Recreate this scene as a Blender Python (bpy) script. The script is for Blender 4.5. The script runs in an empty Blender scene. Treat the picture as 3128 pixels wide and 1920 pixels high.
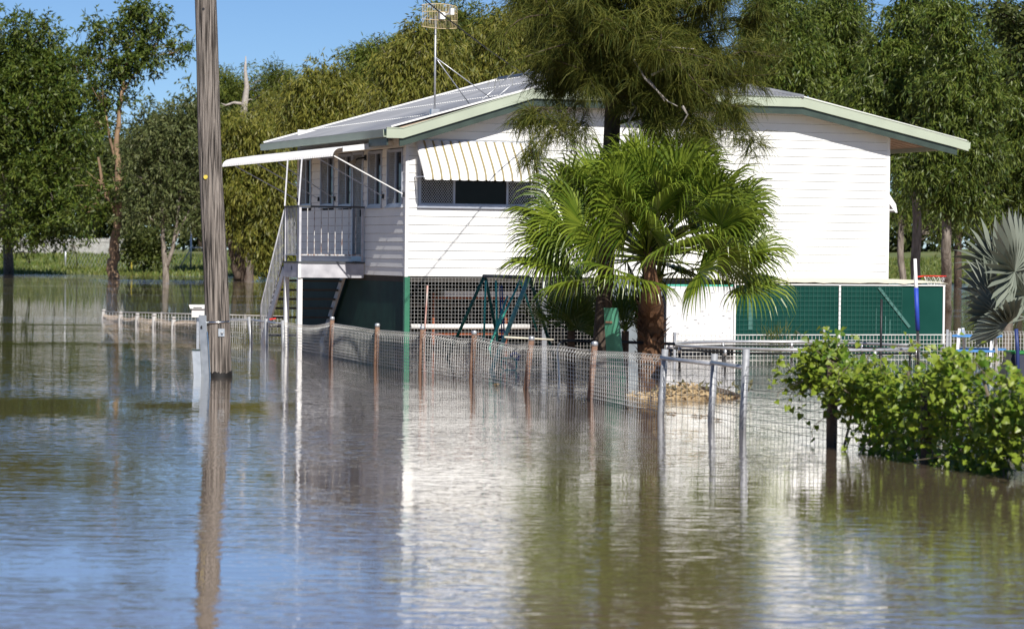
import bpy, math, random
import numpy as np
from mathutils import Matrix, Vector

random.seed(7)
rng = np.random.default_rng(11)
scene = bpy.context.scene
col = scene.collection
RAD = math.radians

# ------------------------------------------------------------------ camera
F = 8450.0          # focal length measured in photo pixels (photo is 3128 wide)
ROLL = 0.0105
HOR = 770.0         # horizon row
CAMH = 2.1
CX, CY = 1564.0, 960.0
PITCH = math.atan((CY - HOR) / F)
cam = bpy.data.cameras.new("camera")
camo = bpy.data.objects.new("camera", cam)
col.objects.link(camo)
scene.camera = camo
cam.sensor_width = 36
cam.lens = 36 * F / 3128
cam.clip_start = 0.5
cam.clip_end = 6000
cam.dof.use_dof = True
cam.dof.focus_distance = 56
cam.dof.aperture_fstop = 3.2
camo.matrix_world = Matrix.Translation((0, 0, CAMH)) @ Matrix.Rotation(math.pi / 2 - PITCH, 4, 'X') @ Matrix.Rotation(ROLL, 4, 'Z')

# ------------------------------------------------------------------ sky + sun
SUN_EL, SUN_AZ = RAD(42), RAD(17)      # sun behind the camera, to its right
world = bpy.data.worlds.new("World")
scene.world = world
world.use_nodes = True
wn = world.node_tree
bg = wn.nodes["Background"]
sky = wn.nodes.new("ShaderNodeTexSky")
sky.sky_type = 'NISHITA'
sky.sun_disc = False
sky.sun_elevation = SUN_EL
sky.sun_rotation = math.pi - SUN_AZ
sky.air_density = 0.65
sky.dust_density = 0.0
sky.ozone_density = 7.5
wn.links.new(sky.outputs[0], bg.inputs[0])
bg.inputs[1].default_value = 0.076
sun = bpy.data.lights.new("sun", 'SUN')
suno = bpy.data.objects.new("sun", sun)
col.objects.link(suno)
sun.energy = 5.0
sun.angle = RAD(0.5)
sun.color = (1.0, 0.95, 0.87)
sdir = Vector((-math.sin(SUN_AZ) * math.cos(SUN_EL), math.cos(SUN_AZ) * math.cos(SUN_EL), -math.sin(SUN_EL)))
suno.rotation_euler = sdir.to_track_quat('-Z', 'Y').to_euler()
suno.location = (20, -40, 60)

scene.view_settings.view_transform = 'Standard'
scene.view_settings.look = 'None'
scene.view_settings.exposure = 0.3
scene.view_settings.gamma = 1.0
scene.view_settings.use_curve_mapping = False
scene.render.engine = 'CYCLES'
scene.cycles.max_bounces = 6
scene.cycles.diffuse_bounces = 3
scene.cycles.glossy_bounces = 3
scene.cycles.transmission_bounces = 3
scene.cycles.transparent_max_bounces = 8
scene.cycles.caustics_reflective = False
scene.cycles.caustics_refractive = False

# ------------------------------------------------------------------ photo measures -> metres
_c, _s = math.cos(PITCH), math.sin(PITCH)
O = np.array([0, 0, CAMH])
def ray(u, v):
    du, dv = u - CX, v - CY
    du, dv = du + dv * ROLL, dv - du * ROLL
    return np.array([du, F * _c - dv * _s, -dv * _c - F * _s])
def at(u, v, d):
    r = ray(u, v); return O + r * (d / r[1])
def onwater(u, v, z=0.0):
    r = ray(u, v); return O + r * ((z - CAMH) / r[2])
HA = RAD(21)
B = at(1238, 842, 58.3); B[2] = 0
EX = np.array([math.cos(HA), math.sin(HA), 0]); EY = np.array([-math.sin(HA), math.cos(HA), 0])
def W(x, y, z): return B + EX * x + EY * y + np.array([0, 0, z])
def fr(u, v, y=0.0):
    p0 = B + EY * y; r = ray(u, v); p = O + r * (np.dot(p0 - O, EY) / np.dot(r, EY)); d = p - B
    return np.array([d @ EX, d @ EY, p[2]])

# ------------------------------------------------------------------ materials
MATS = {}
def mat(name, c, rough=.6, metal=0., var=.12, scale=4., stretch=(1, 1, 1), c2=None, bump=0., bscale=None, spec=None, detail=4., lo=.3, hi=.7):
    if name in MATS: return MATS[name]
    m = bpy.data.materials.new(name); m.use_nodes = True
    n = m.node_tree.nodes; l = m.node_tree.links
    p = n["Principled BSDF"]
    p.inputs["Roughness"].default_value = rough
    p.inputs["Metallic"].default_value = metal
    if spec is not None: p.inputs["Specular IOR Level"].default_value = spec
    tc = n.new("ShaderNodeTexCoord"); mp = n.new("ShaderNodeMapping"); mp.inputs["Scale"].default_value = stretch
    l.new(tc.outputs["Object"], mp.inputs[0])
    nz = n.new("ShaderNodeTexNoise"); nz.inputs["Scale"].default_value = scale; nz.inputs["Detail"].default_value = detail
    l.new(mp.outputs[0], nz.inputs["Vector"])
    rp = n.new("ShaderNodeValToRGB")
    a = [max(0, x * (1 - var)) for x in c]; b = [min(1, x * (1 + var)) for x in c] if c2 is None else c2
    if c2 is not None: a = c
    rp.color_ramp.elements[0].position = lo; rp.color_ramp.elements[1].position = hi
    rp.color_ramp.elements[0].color = (*a, 1); rp.color_ramp.elements[1].color = (*b, 1)
    l.new(nz.outputs[0], rp.inputs[0]); l.new(rp.outputs[0], p.inputs["Base Color"])
    if bump:
        nb = n.new("ShaderNodeTexNoise"); nb.inputs["Scale"].default_value = bscale or scale * 2; nb.inputs["Detail"].default_value = 5
        l.new(mp.outputs[0], nb.inputs["Vector"])
        bm = n.new("ShaderNodeBump"); bm.inputs["Distance"].default_value = bump; bm.inputs["Strength"].default_value = 1
        l.new(nb.outputs[0], bm.inputs["Height"]); l.new(bm.outputs[0], p.inputs["Normal"])
    MATS[name] = m
    return m
def leafmat(name, c1, c2, trans=.3, rough=.5, spec=.35):
    m = bpy.data.materials.new(name); m.use_nodes = True
    n = m.node_tree.nodes; l = m.node_tree.links
    p = n["Principled BSDF"]; out = n["Material Output"]
    g = n.new("ShaderNodeNewGeometry"); rp = n.new("ShaderNodeValToRGB")
    rp.color_ramp.elements[0].color = (*c1, 1); rp.color_ramp.elements[1].color = (*c2, 1)
    l.new(g.outputs["Random Per Island"], rp.inputs[0])
    tc = n.new("ShaderNodeTexCoord"); nz = n.new("ShaderNodeTexNoise"); nz.inputs["Scale"].default_value = .55; nz.inputs["Detail"].default_value = 2
    l.new(tc.outputs["Object"], nz.inputs["Vector"])
    mr = n.new("ShaderNodeMapRange"); mr.inputs[1].default_value = .3; mr.inputs[2].default_value = .7; mr.inputs[3].default_value = .75; mr.inputs[4].default_value = 1.25
    l.new(nz.outputs[0], mr.inputs[0])
    mx = n.new("ShaderNodeVectorMath"); mx.operation = 'SCALE'
    l.new(rp.outputs[0], mx.inputs[0]); l.new(mr.outputs[0], mx.inputs["Scale"])
    l.new(mx.outputs[0], p.inputs["Base Color"])
    p.inputs["Roughness"].default_value = rough; p.inputs["Specular IOR Level"].default_value = spec
    t = n.new("ShaderNodeBsdfTranslucent"); l.new(mx.outputs[0], t.inputs["Color"])
    ms = n.new("ShaderNodeMixShader"); ms.inputs[0].default_value = trans
    l.new(p.outputs[0], ms.inputs[1]); l.new(t.outputs[0], ms.inputs[2]); l.new(ms.outputs[0], out.inputs[0])
    MATS[name] = m
    return m

WHITE = mat("white_weatherboard", (.78, .78, .76), .55, var=.04, scale=1.5)
TRIM = mat("white_trim", (.78, .78, .77), .5, var=.05)
FASCIA = mat("pale_green_fascia", (.40, .45, .355), .5, var=.06, scale=2)
DKTRIM = mat("dark_green_trim", (.035, .055, .045), .5, var=.2)
ROOFM = mat("grey_zinc_roof", (.23, .24, .265), .5, metal=.3, c2=(.36, .37, .40), scale=1.2, stretch=(.4, 3, 1))
SOFFIT = mat("beige_soffit", (.45, .34, .26), .7, var=.1)
CORE = mat("dark_wall_core", (.05, .05, .05), .9, var=.1)
ALU = mat("grey_aluminium", (.42, .45, .52), .45, metal=.3, var=.08)
GLASS = mat("dark_window_glass", (.008, .009, .010), .08, var=.2, spec=.12)
MESHM = mat("screen_mesh_metal", (.45, .46, .47), .5, metal=.3, var=.1)
DARKMESH = mat("black_screen", (.015, .015, .016), .7, var=.2)
GOLD = mat("tan_stripe_paint", (.29, .24, .12), .5, var=.08)
AWN = mat("white_awning_metal", (.80, .80, .79), .4, var=.04)
GREYPAINT = mat("grey_painted_rail", (.42, .43, .47), .5, c2=(.60, .60, .63), scale=6)
RUSTBAL = mat("rust_flaked_white_paint", (.55, .55, .55), .6, c2=(.20, .09, .04), scale=9, stretch=(3, 3, 1), lo=.5, hi=.66)
DECKM = mat("dark_deck_edge", (.07, .075, .08), .7)
LANDF = mat("pale_grey_landing_panel", (.36, .36, .40), .6, c2=(.58, .58, .62), scale=4)
GREENCORR = mat("dark_green_corrugated", (.007, .030, .022), .5, var=.3, scale=3)
GREENPAINT = mat("green_painted_post", (.035, .17, .10), .5, var=.15, scale=5)
WIRE = mat("galvanised_wire", (.62, .62, .60), .5, metal=.35, var=.12, scale=3)
WIREW = mat("whitish_wire", (.68, .68, .66), .5, metal=.1, var=.08)
GALV = mat("galvanised_pipe", (.45, .46, .48), .38, metal=.6, c2=(.62, .63, .65), scale=12)
RUST = mat("rusty_pipe", (.13, .064, .040), .8, c2=(.25, .155, .105), scale=14, bump=.003)
ORANGE = mat("orange_rust", (.34, .09, .03), .8, c2=(.18, .05, .025), scale=14)
WEATHER = mat("pole_timber", (.030, .024, .020), .9, c2=(.30, .262, .232), scale=9, stretch=(4.6, 4.6, .13), bump=.05, bscale=10, detail=9, lo=.36, hi=.60)
CHAR = mat("blackened_timber", (.008, .007, .006), .6, var=.3, scale=20)
BARKG = mat("grey_bark", (.10, .08, .06), .9, c2=(.30, .26, .22), scale=5, stretch=(2, 2, .4), bump=.03)
BARKD = mat("dark_bark", (.035, .026, .020), .9, c2=(.12, .085, .06), scale=7, stretch=(2.5, 2.5, .5), bump=.03)
BARKO = mat("ochre_bark", (.12, .08, .05), .9, c2=(.38, .25, .15), scale=3, stretch=(1, 1, .3), bump=.02)
DEADW = mat("bleached_dead_wood", (.30, .26, .23), .9, c2=(.46, .42, .38), scale=8, bump=.01)
STEEL = mat("polished_steel_band", (.55, .55, .55), .25, metal=1.0, var=.05)
ZINC = mat("zinc_sheet", (.40, .44, .48), .42, metal=.45, c2=(.56, .60, .64), scale=8)
BLACK = mat("black_plastic", (.012, .012, .014), .5, var=.2)
BLUEF = mat("blue_foam", (.02, .06, .42), .55, var=.15)
BLUEP = mat("blue_plastic", (.10, .30, .66), .45, var=.1)
NAVY = mat("navy_vinyl", (.012, .016, .04), .5, var=.2)
RED = mat("red_paint", (.62, .03, .02), .45, var=.1)
CREAM = mat("cream_canvas", (.72, .68, .54), .8, var=.06)
CLOTH = mat("green_shade_cloth", (.004, .046, .036), .9, c2=(.008, .060, .048), scale=1.4, spec=.15)
MINT = mat("mint_green_paint", (.08, .52, .37), .45, var=.12)
DKGRN = mat("dark_green_paint", (.012, .10, .065), .5, var=.2)
PALEGRN = mat("pale_worn_green_paint", (.20, .46, .31), .55, c2=(.34, .58, .45), scale=10)
PLANKGRN = mat("faded_green_plank", (.045, .20, .125), .6, c2=(.075, .26, .17), scale=6)
FIBRE = mat("palm_fibre", (.06, .03, .016), .95, c2=(.27, .14, .07), scale=9, stretch=(1, 1, .6), bump=.02)
BOOT = mat("palm_boot", (.13, .06, .028), .85, c2=(.44, .27, .17), scale=7)
PLY = mat("scuffed_white_board", (.70, .70, .71), .6, var=.05, scale=2)
PALING = mat("weathered_palings", (.30, .29, .28), .85, c2=(.46, .45, .43), scale=2)
CHIP = mat("tan_wood_chip", (.30, .21, .11), .9, c2=(.50, .38, .22), scale=9)
YEL = mat("yellow_tag", (.75, .60, .10), .5)
CABLE = mat("black_cable", (.012, .012, .012), .6)
DISHW = mat("cream_dish_wire", (.62, .50, .30), .5, var=.1)
LAMPG = mat("lamp_lens", (.35, .32, .28), .2)

# ------------------------------------------------------------------ mesh helpers
class MB:
    def __init__(s, off=(0, 0, 0)):
        s.v = []; s.f = []; s.off = np.array(off, float)
    def add(s, vs, fs):
        k = len(s.v); s.v.extend([tuple(map(float, p)) for p in vs]); s.f.extend([tuple(i + k for i in f) for f in fs]); return s
    def box(s, x0, x1, y0, y1, z0, z1):
        return s.add([(x0, y0, z0), (x1, y0, z0), (x1, y1, z0), (x0, y1, z0), (x0, y0, z1), (x1, y0, z1), (x1, y1, z1), (x0, y1, z1)],
                     [(0, 3, 2, 1), (4, 5, 6, 7), (0, 1, 5, 4), (1, 2, 6, 5), (2, 3, 7, 6), (3, 0, 4, 7)])
    def bar(s, p, q, w, h=None, up=(0, 0, 1)):
        p, q = np.array(p, float), np.array(q, float); h = h or w
        d = q - p; d /= np.linalg.norm(d); u = np.array(up, float)
        if abs(d @ u) > .98: u = np.array([1., 0, 0])
        a = np.cross(d, u); a /= np.linalg.norm(a); b = np.cross(a, d)
        a *= w / 2; b *= h / 2
        return s.add([p - a - b, p + a - b, p + a + b, p - a + b, q - a - b, q + a - b, q + a + b, q - a + b],
                     [(0, 1, 2, 3), (7, 6, 5, 4), (0, 4, 5, 1), (1, 5, 6, 2), (2, 6, 7, 3), (3, 7, 4, 0)])
    def tube(s, pts, r, n=8, cap=True, closed=False):
        pts = [np.array(p, float) for p in pts]; m = len(pts)
        rs = [r] * m if np.isscalar(r) else list(r)
        vs = []; fs = []; ref = None
        for i, p in enumerate(pts):
            if closed: d = pts[(i + 1) % m] - pts[i - 1]
            else: d = pts[min(i + 1, m - 1)] - pts[max(i - 1, 0)]
            d = d / (np.linalg.norm(d) + 1e-9)
            if ref is None: ref = np.array([0, 0, 1.]) if abs(d[2]) < .9 else np.array([1., 0, 0])
            a = np.cross(d, ref); a /= np.linalg.norm(a) + 1e-9; b = np.cross(a, d); ref = b
            for k in range(n):
                t = 2 * math.pi * k / n; vs.append(p + (a * math.cos(t) + b * math.sin(t)) * rs[i])
        for i in range(m if closed else m - 1):
            j = (i + 1) % m
            for k in range(n):
                k2 = (k + 1) % n; fs.append((i * n + k, i * n + k2, j * n + k2, j * n + k))
        if cap and not closed:
            fs.append(tuple(range(n))[::-1]); fs.append(tuple((m - 1) * n + k for k in range(n)))
        return s.add(vs, fs)
    def prism(s, poly, axis, a, b):
        n = len(poly)
        def P(q, t):
            return {'x': (t, q[0], q[1]), 'y': (q[0], t, q[1]), 'z': (q[0], q[1], t)}[axis]
        vs = [P(q, a) for q in poly] + [P(q, b) for q in poly]
        fs = [tuple(range(n))[::-1], tuple(range(n, 2 * n))] + [(i, (i + 1) % n, n + (i + 1) % n, n + i) for i in range(n)]
        return s.add(vs, fs)
    def mesh(s, name, m, smooth=False):
        me = bpy.data.meshes.new(name)
        o = s.off
        me.from_pydata([(x - o[0], y - o[1], z - o[2]) for x, y, z in s.v], [], s.f)
        me.materials.append(m)
        if smooth:
            me.polygons.foreach_set("use_smooth", [True] * len(me.polygons))
        me.update(); return me
    def build(s, name, m, parent=None, smooth=False, kind=None, label=None):
        o = bpy.data.objects.new(name, s.mesh(name, m, smooth)); col.objects.link(o)
        if parent is not None: o.parent = parent
        if kind: o["kind"] = kind
        if label: o["label"] = label
        return o

def tag(o, label, cat, group=None):
    o["label"] = label; o["category"] = cat
    if group: o["group"] = group
    return o
def thing(name, label, cat, loc=(0, 0, 0), rz=0., group=None):
    o = bpy.data.objects.new(name, None); col.objects.link(o)
    o.empty_display_size = .3
    o.location = tuple(map(float, loc)); o.rotation_euler = (0, 0, rz)
    return tag(o, label, cat, group)
def hthing(name, label, cat, off=(0, 0, 0), group=None):
    return thing(name, label, cat, W(*off), HA, group)

def quads_obj(name, V, m, parent=None, kind=None):
    """V: (N,4,3) array, one quad each"""
    V = np.asarray(V, np.float32); n = len(V)
    me = bpy.data.meshes.new(name)
    me.vertices.add(n * 4); me.vertices.foreach_set("co", V.reshape(-1))
    me.loops.add(n * 4); me.loops.foreach_set("vertex_index", np.arange(n * 4, dtype=np.int32))
    me.polygons.add(n); me.polygons.foreach_set("loop_start", np.arange(0, n * 4, 4, dtype=np.int32))
    me.materials.append(m); me.update(calc_edges=True)
    o = bpy.data.objects.new(name, me); col.objects.link(o)
    if parent is not None: o.parent = parent
    if kind: o["kind"] = kind
    return o
def nrm(a): return a / (np.linalg.norm(a, axis=-1, keepdims=True) + 1e-9)
def leaf_quads(c, d, L, Wd, g, wide=.42):
    n = len(c)
    s = nrm(np.cross(d, g.normal(size=(n, 3)))); L = np.broadcast_to(L, (n,))[:, None]; Wd = np.broadcast_to(Wd, (n,))[:, None]
    m = c + d * L * wide
    return np.stack([c, m + s * Wd / 2, c + d * L, m - s * Wd / 2], 1)

# ------------------------------------------------------------------ setting: water, ground
def build_water():
    m = bpy.data.materials.new("muddy_flood_water"); m.use_nodes = True
    n = m.node_tree.nodes; l = m.node_tree.links; p = n["Principled BSDF"]
    p.inputs["Base Color"].default_value = (.275, .200, .138, 1)
    p.inputs["Roughness"].default_value = .01
    p.inputs["IOR"].default_value = 1.7
    p.inputs["Coat Weight"].default_value = 1.0
    p.inputs["Coat IOR"].default_value = 1.45
    p.inputs["Coat Roughness"].default_value = .01
    tc = n.new("ShaderNodeTexCoord")
    def noise(scale, stretch, detail, rough=.55, rot=0.):
        mp = n.new("ShaderNodeMapping"); mp.inputs["Scale"].default_value = stretch; mp.inputs["Rotation"].default_value = (0, 0, rot)
        l.new(tc.outputs["Object"], mp.inputs[0])
        z = n.new("ShaderNodeTexNoise"); z.inputs["Scale"].default_value = scale; z.inputs["Detail"].default_value = detail; z.inputs["Roughness"].default_value = rough
        l.new(mp.outputs[0], z.inputs["Vector"]); return z.outputs[0]
    def mth(op, a, b):
        x = n.new("ShaderNodeMath"); x.operation = op
        for i, q in enumerate((a, b)):
            if isinstance(q, (int, float)): x.inputs[i].default_value = q
            else: l.new(q, x.inputs[i])
        return x.outputs[0]
    a = noise(1.5, (.5, 1.5, 1), 3, .6, .10)      # ripples
    b = noise(5.5, (.5, 1.4, 1), 2, .5, -.1)     # fine ripples
    c = noise(.42, (.5, 1.4, 1), 1, .4, .06)       # slow swell
    ca = noise(.10, (.22, 1.25, 1), 2, .5, .12)     # calm and ruffled patches
    mr = n.new("ShaderNodeMapRange"); mr.inputs[1].default_value = .38; mr.inputs[2].default_value = .62; mr.inputs[3].default_value = .45; mr.inputs[4].default_value = 2.9
    l.new(ca, mr.inputs[0])
    hgt = mth('ADD', mth('MULTIPLY', a, .0022), mth('MULTIPLY', b, .0038))
    sp = n.new("ShaderNodeSeparateXYZ"); l.new(tc.outputs["Object"], sp.inputs[0])
    wy = n.new("ShaderNodeMapRange"); wy.inputs[1].default_value = 70; wy.inputs[2].default_value = 185; wy.inputs[3].default_value = 1.0; wy.inputs[4].default_value = 3.6
    l.new(sp.outputs[1], wy.inputs[0])                # open water beyond the yard is more wind-ruffled
    hgt = mth('MULTIPLY', hgt, wy.outputs[0])
    hgt = mth('MULTIPLY', hgt, mr.outputs[0])
    hgt = mth('ADD', hgt, mth('MULTIPLY', c, .005))
    bm = n.new("ShaderNodeBump"); bm.inputs["Strength"].default_value = 1; bm.inputs["Distance"].default_value = 1
    l.new(hgt, bm.inputs["Height"]); l.new(bm.outputs[0], p.inputs["Normal"]); l.new(bm.outputs[0], p.inputs["Coat Normal"])
    w = MB().add([(-700, -30, 0), (700, -30, 0), (700, 420, 0), (-700, 420, 0)], [(0, 1, 2, 3)]).build("water", m)
    w["kind"] = "structure"; w["label"] = "muddy brown flood water with small ripples"
build_water()

def bank_z(x, y):
    sh = 219 + 3 * np.sin(x * .07) + 2 * np.sin(x * .19 + 1) - .045 * x
    t = np.clip((y - sh) / 60, -1.2, 1.0)
    z = np.where(t < 0, t * 1.0, 1.75 * t ** .75 if False else 1.75 * np.power(np.clip(t, 0, 1), .8))
    z = z + np.clip(t, 0, 1) * np.clip((x - 20) * .03, 0, 1.6)
    return z + .06 * np.sin(x * .5) * np.sin(y * .4)
def build_ground():
    g = mat("bank_grass_ground", (.085, .12, .025), .95, c2=(.16, .17, .05), scale=.25, stretch=(1, .3, 1), detail=6)
    xs = np.concatenate([np.linspace(-3000, -160, 8), np.linspace(-150, 150, 151), np.linspace(160, 3000, 8)])
    ys = np.concatenate([np.linspace(150, 320, 100), [420, 700, 1500, 4000]])
    X, Y = np.meshgrid(xs, ys); Z = bank_z(X, Y)
    nx = len(xs)
    V = np.stack([X, Y, Z], -1).reshape(-1, 3)
    Fc = [(j * nx + i, j * nx + i + 1, (j + 1) * nx + i + 1, (j + 1) * nx + i) for j in range(len(ys) - 1) for i in range(nx - 1)]
    o = MB().add(V, Fc).build("ground", g, smooth=True); o["kind"] = "structure"
    # tall grass
    N = 42000
    x = rng.uniform(-60, 60, N); y = rng.uniform(214, 266, N); z = bank_z(x, y)
    k = z > -.12; x, y, z = x[k], y[k], z[k]; N = len(x)
    c = np.stack([x, y, z - .05], 1); d = nrm(np.stack([rng.normal(0, .35, N), rng.normal(0, .35, N), np.ones(N)], 1))
    V = leaf_quads(c, d, rng.uniform(.2, .5, N), rng.uniform(.08, .2, N), rng, .25)
    gr = quads_obj("grass", V, leafmat("long_grass", (.075, .13, .02), (.21, .225, .06), .3), kind="stuff")
    gr["label"] = "long green grass on the far bank"; gr["category"] = "grass"
build_ground()

# ------------------------------------------------------------------ house
HX, HY = 11.48, 8.0
RIDGE = 5.4; YH = 1.2
def z_left(x): return 4.62 + .285 * (x + .57)
def z_right(x): return 4.67 + .2107 * (13.23 - x)
ZF = 5.545
XB1 = -.57 + (ZF - 4.62) / .285
XB2 = 13.23 - (ZF - 4.67) / .2107
ZRIDGE = z_left(RIDGE)
def z_roof(x): return min(z_left(x), z_right(x), ZF)

house = hthing("house", "white weatherboard house on stilts with grey metal roof, standing in flood water", "house")

def board_row(pl, z0, z1, x0, x1, openings, clip=None):
    """one siding board row, cut into segments by the openings. pl = 'f' front or 'l' left"""
    ops = sorted([(a, b) for a, b, za, zb in openings if zb > z0 + .02 and za < z1 - .02])
    cur = x0; seg = []
    for a, b in ops:
        if a > cur: seg.append((cur, a))
        cur = max(cur, b)
    if cur < x1: seg.append((cur, x1))
    if pl == 'f':      # butt joints between board lengths
        j = 6.1 + 3.3 * (int(z0 / PIT) % 3 == 0) - 2.2 * (int(z0 / PIT) % 3 == 1)
        seg = [q for a, b in seg for q in (((a, j - .0015), (j + .0015, b)) if a < j - .3 and b > j + .3 else ((a, b),))]
    for a, b in seg:
        ab, bb, at_, bt = a, b, a, b
        if clip:
            lo, hi = clip(z0); lo2, hi2 = clip(z1)
            ab, bb, at_, bt = max(a, lo), min(b, hi), max(a, lo2), min(b, hi2)
            if bb - ab < .05 or bt - at_ < .02: continue
        mb = MB()
        y_in, yb, yt = .06, -.013, .002
        zz0, zz1 = z0 + .005, z1 - .001
        P = [(ab, y_in, zz0), (bb, y_in, zz0), (bb, yb, zz0), (ab, yb, zz0), (at_, y_in, zz1), (bt, y_in, zz1), (bt, yt, zz1), (at_, yt, zz1)]
        if pl == 'l': P = [(y, x, z) for x, y, z in P]
        fs = [(0, 1, 2, 3), (4, 7, 6, 5), (3, 2, 6, 7), (0, 4, 5, 1), (1, 5, 6, 2), (0, 3, 7, 4)]
        mb.add(P, fs if pl == 'f' else [f[::-1] for f in fs])
        mb.build("siding_board", WHITE, house)

PIT = .181
ZB = 1.57
win_front = [(.27, 3.04, 3.05, 4.30)]
wl = [(.21, 1.24, 3.05, 4.27), (1.60, 2.56, 3.05, 4.27), (3.72, 4.72, 3.08, 4.27), (5.07, 6.10, 3.10, 4.27), (6.84, 7.80, 3.12, 4.27)]
door_l = (2.90, 3.66, 1.86, 4.28)
def gclip(z):
    lo, hi = 0.05, HX
    if z > z_left(0) - .1: lo = max(lo, (z + .1 - 4.62) / .285 - .57)
    if z > z_right(HX) - .1: hi = min(hi, 13.23 - (z + .1 - 4.67) / .2107)
    if z > ZF - .1: lo, hi = 1, 0
    return lo, hi
z = ZB
while z < ZF - .12:
    board_row('f', z, min(z + PIT, ZF - .11), .05, HX - .05, win_front, gclip); z += PIT
z = ZB
while z < 4.62:
    board_row('l', z, min(z + PIT, 4.66), .05, HY, wl + [door_l]); z += PIT
# wall core, corner boards
core = MB().box(.055, HX - .01, .055, HY - .02, ZB + .005, 4.6)
core.prism([(.3, 4.6), (HX - .2, 4.6), (XB2 - .1, ZF - .14), (XB1 + .1, ZF - .14)], 'y', .055, .3)
core.build("wall_core", CORE, house)
MB().box(-.018, .05, -.018, .05, ZB - .01, 4.62).build("corner_board", TRIM, house)
MB().box(HX - .05, HX + .018, -.018, .05, ZB - .01, 4.92).build("corner_board", TRIM, house)
MB().box(HX - .008, HX + .01, .05, HY, ZB, 4.95).build("right_wall", WHITE, house)
MB().box(-.01, HX, HY - .015, HY + .01, ZB, 4.95).build("back_wall", WHITE, house)
MB().box(.02, HX - .02, .02, HY - .02, ZB - .12, ZB + .0).build("floor_frame", mat("floor_timber", (.05, .045, .04), .9), house)

# roof sheets, corrugated
def corr(t): return .010 * math.sin(2 * math.pi * t / .076)
def roof_sheets():
    w = .76
    y = -.47
    while y < 8.85:
        y1 = min(y + w, 8.86)
        for side in (0, 1):
            mb = MB(); rows = []
            t = y
            while t <= y1 + .02:
                if side == 0:
                    xa = -.60; xe = RIDGE if t > YH else XB1 + (RIDGE - XB1) * max(0, (t + .47)) / (YH + .47)
                    zf = z_left
                else:
                    xa = 13.26; xe = RIDGE if t > YH else XB2 + (RIDGE - XB2) * max(0, (t + .47)) / (YH + .47)
                    zf = z_right
                rows.append(((xa, t, zf(xa) + .03 + corr(t)), (xe, t, zf(xe) + .03 + corr(t)))); t += .019
            vs = [p for r in rows for p in r]
            fs = [(2 * i, 2 * i + 1, 2 * i + 3, 2 * i + 2) for i in range(len(rows) - 1)]
            if side == 1: fs = [f[::-1] for f in fs]
            mb.add(vs, [f[::-1] for f in fs]); mb.build("roof_sheet", ROOFM, house)
        y = y1 + .001
    x = XB1
    while x < XB2:
        x1 = min(x + w, XB2); rows = []; t = x
        while t <= x1 + .02:
            tt = min(t, XB2)
            ye = (-.47 + (YH + .47) * (tt - XB1) / (RIDGE - XB1)) if tt < RIDGE else (-.47 + (YH + .47) * (XB2 - tt) / (XB2 - RIDGE))
            sl = (ZRIDGE - ZF) / (YH + .47)
            rows.append(((tt, -.50, ZF + .03 + corr(t)), (tt, ye, ZF + .03 + sl * (ye + .47) + corr(t)))); t += .019
        vs = [p for r in rows for p in r]
        MB().add(vs, [(2 * i, 2 * i + 2, 2 * i + 3, 2 * i + 1) for i in range(len(rows) - 1)]).build("hip_sheet", ROOFM, house)
        x = x1 + .001
    # cappings
    rc = MB(); rc.tube([(RIDGE, YH - .05, ZRIDGE + .045), (RIDGE, 8.87, ZRIDGE + .045)], .06, 8); rc.build("ridge_capping", ROOFM, house, True)
    for xb in (XB1, XB2):
        MB().tube([(xb, -.47, ZF + .04), (RIDGE, YH, ZRIDGE + .045)], .05, 8).build("hip_capping", ROOFM, house, True)
    MB().bar((-.6, 8.87, z_left(-.6) + .05), (RIDGE, 8.87, ZRIDGE + .05), .03, .05).build("verge_capping", AWN, house)
    MB().bar((13.2, 8.87, z_right(13.2) + .05), (RIDGE, 8.87, ZRIDGE + .05), .03, .05).build("verge_capping", AWN, house)
    MB().bar((-.5, -.46, z_left(-.5) + .05), (XB1, -.46, ZF + .05), .04, .035).build("verge_capping", AWN, house)
    MB().bar((13.2, -.46, z_right(13.2) + .045), (XB2, -.46, ZF + .045), .04, .035).build("verge_capping", AWN, house)
    # underside lining
    def under(poly, name):
        mb = MB(); n = len(poly); top = [(x, y, zz - .015) for x, y, zz in poly]; bot = [(x, y, zz - .045) for x, y, zz in poly]
        mb.add(top + bot, [tuple(range(n)), tuple(range(n, 2 * n))[::-1]] + [(i, i + n, (i + 1) % n + n, (i + 1) % n) for i in range(n)])
        mb.build(name, SOFFIT, house)
    under([(-.57, -.43, z_left(-.57)), (XB1, -.43, ZF), (RIDGE, YH, ZRIDGE), (RIDGE, 8.84, ZRIDGE), (-.57, 8.84, z_left(-.57))], "soffit")
    under([(13.2, -.43, z_right(13.2)), (13.2, 8.84, z_right(13.2)), (RIDGE, 8.84, ZRIDGE), (RIDGE, YH, ZRIDGE), (XB2, -.43, ZF)], "soffit")
    under([(XB1, -.43, ZF), (XB2, -.43, ZF), (RIDGE, YH, ZRIDGE)], "soffit")
    # soffit battens under the wide right eave
    for i in range(26):
        yy = .1 + i * .34
        MB().bar((11.52, yy, z_right(11.52) - .055), (13.1, yy, z_right(13.1) - .055), .02, .02).build("soffit_rib", SOFFIT, house)
    # screw rows
    sc = MB()
    for fx in (.6, 2.2, 3.8, 5.1):
        t = -.3
        while t < 8.8:
            if fx < RIDGE - .3 and (t > YH or fx < XB1 + (RIDGE - XB1) * (t + .47) / (YH + .47)):
                zz = z_left(fx) + .042; sc.box(fx - .02, fx + .02, t - .012, t + .012, zz, zz + .016)
            t += .152
    sc.build("roof_screws", AWN, house, kind="stuff")
roof_sheets()
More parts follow.
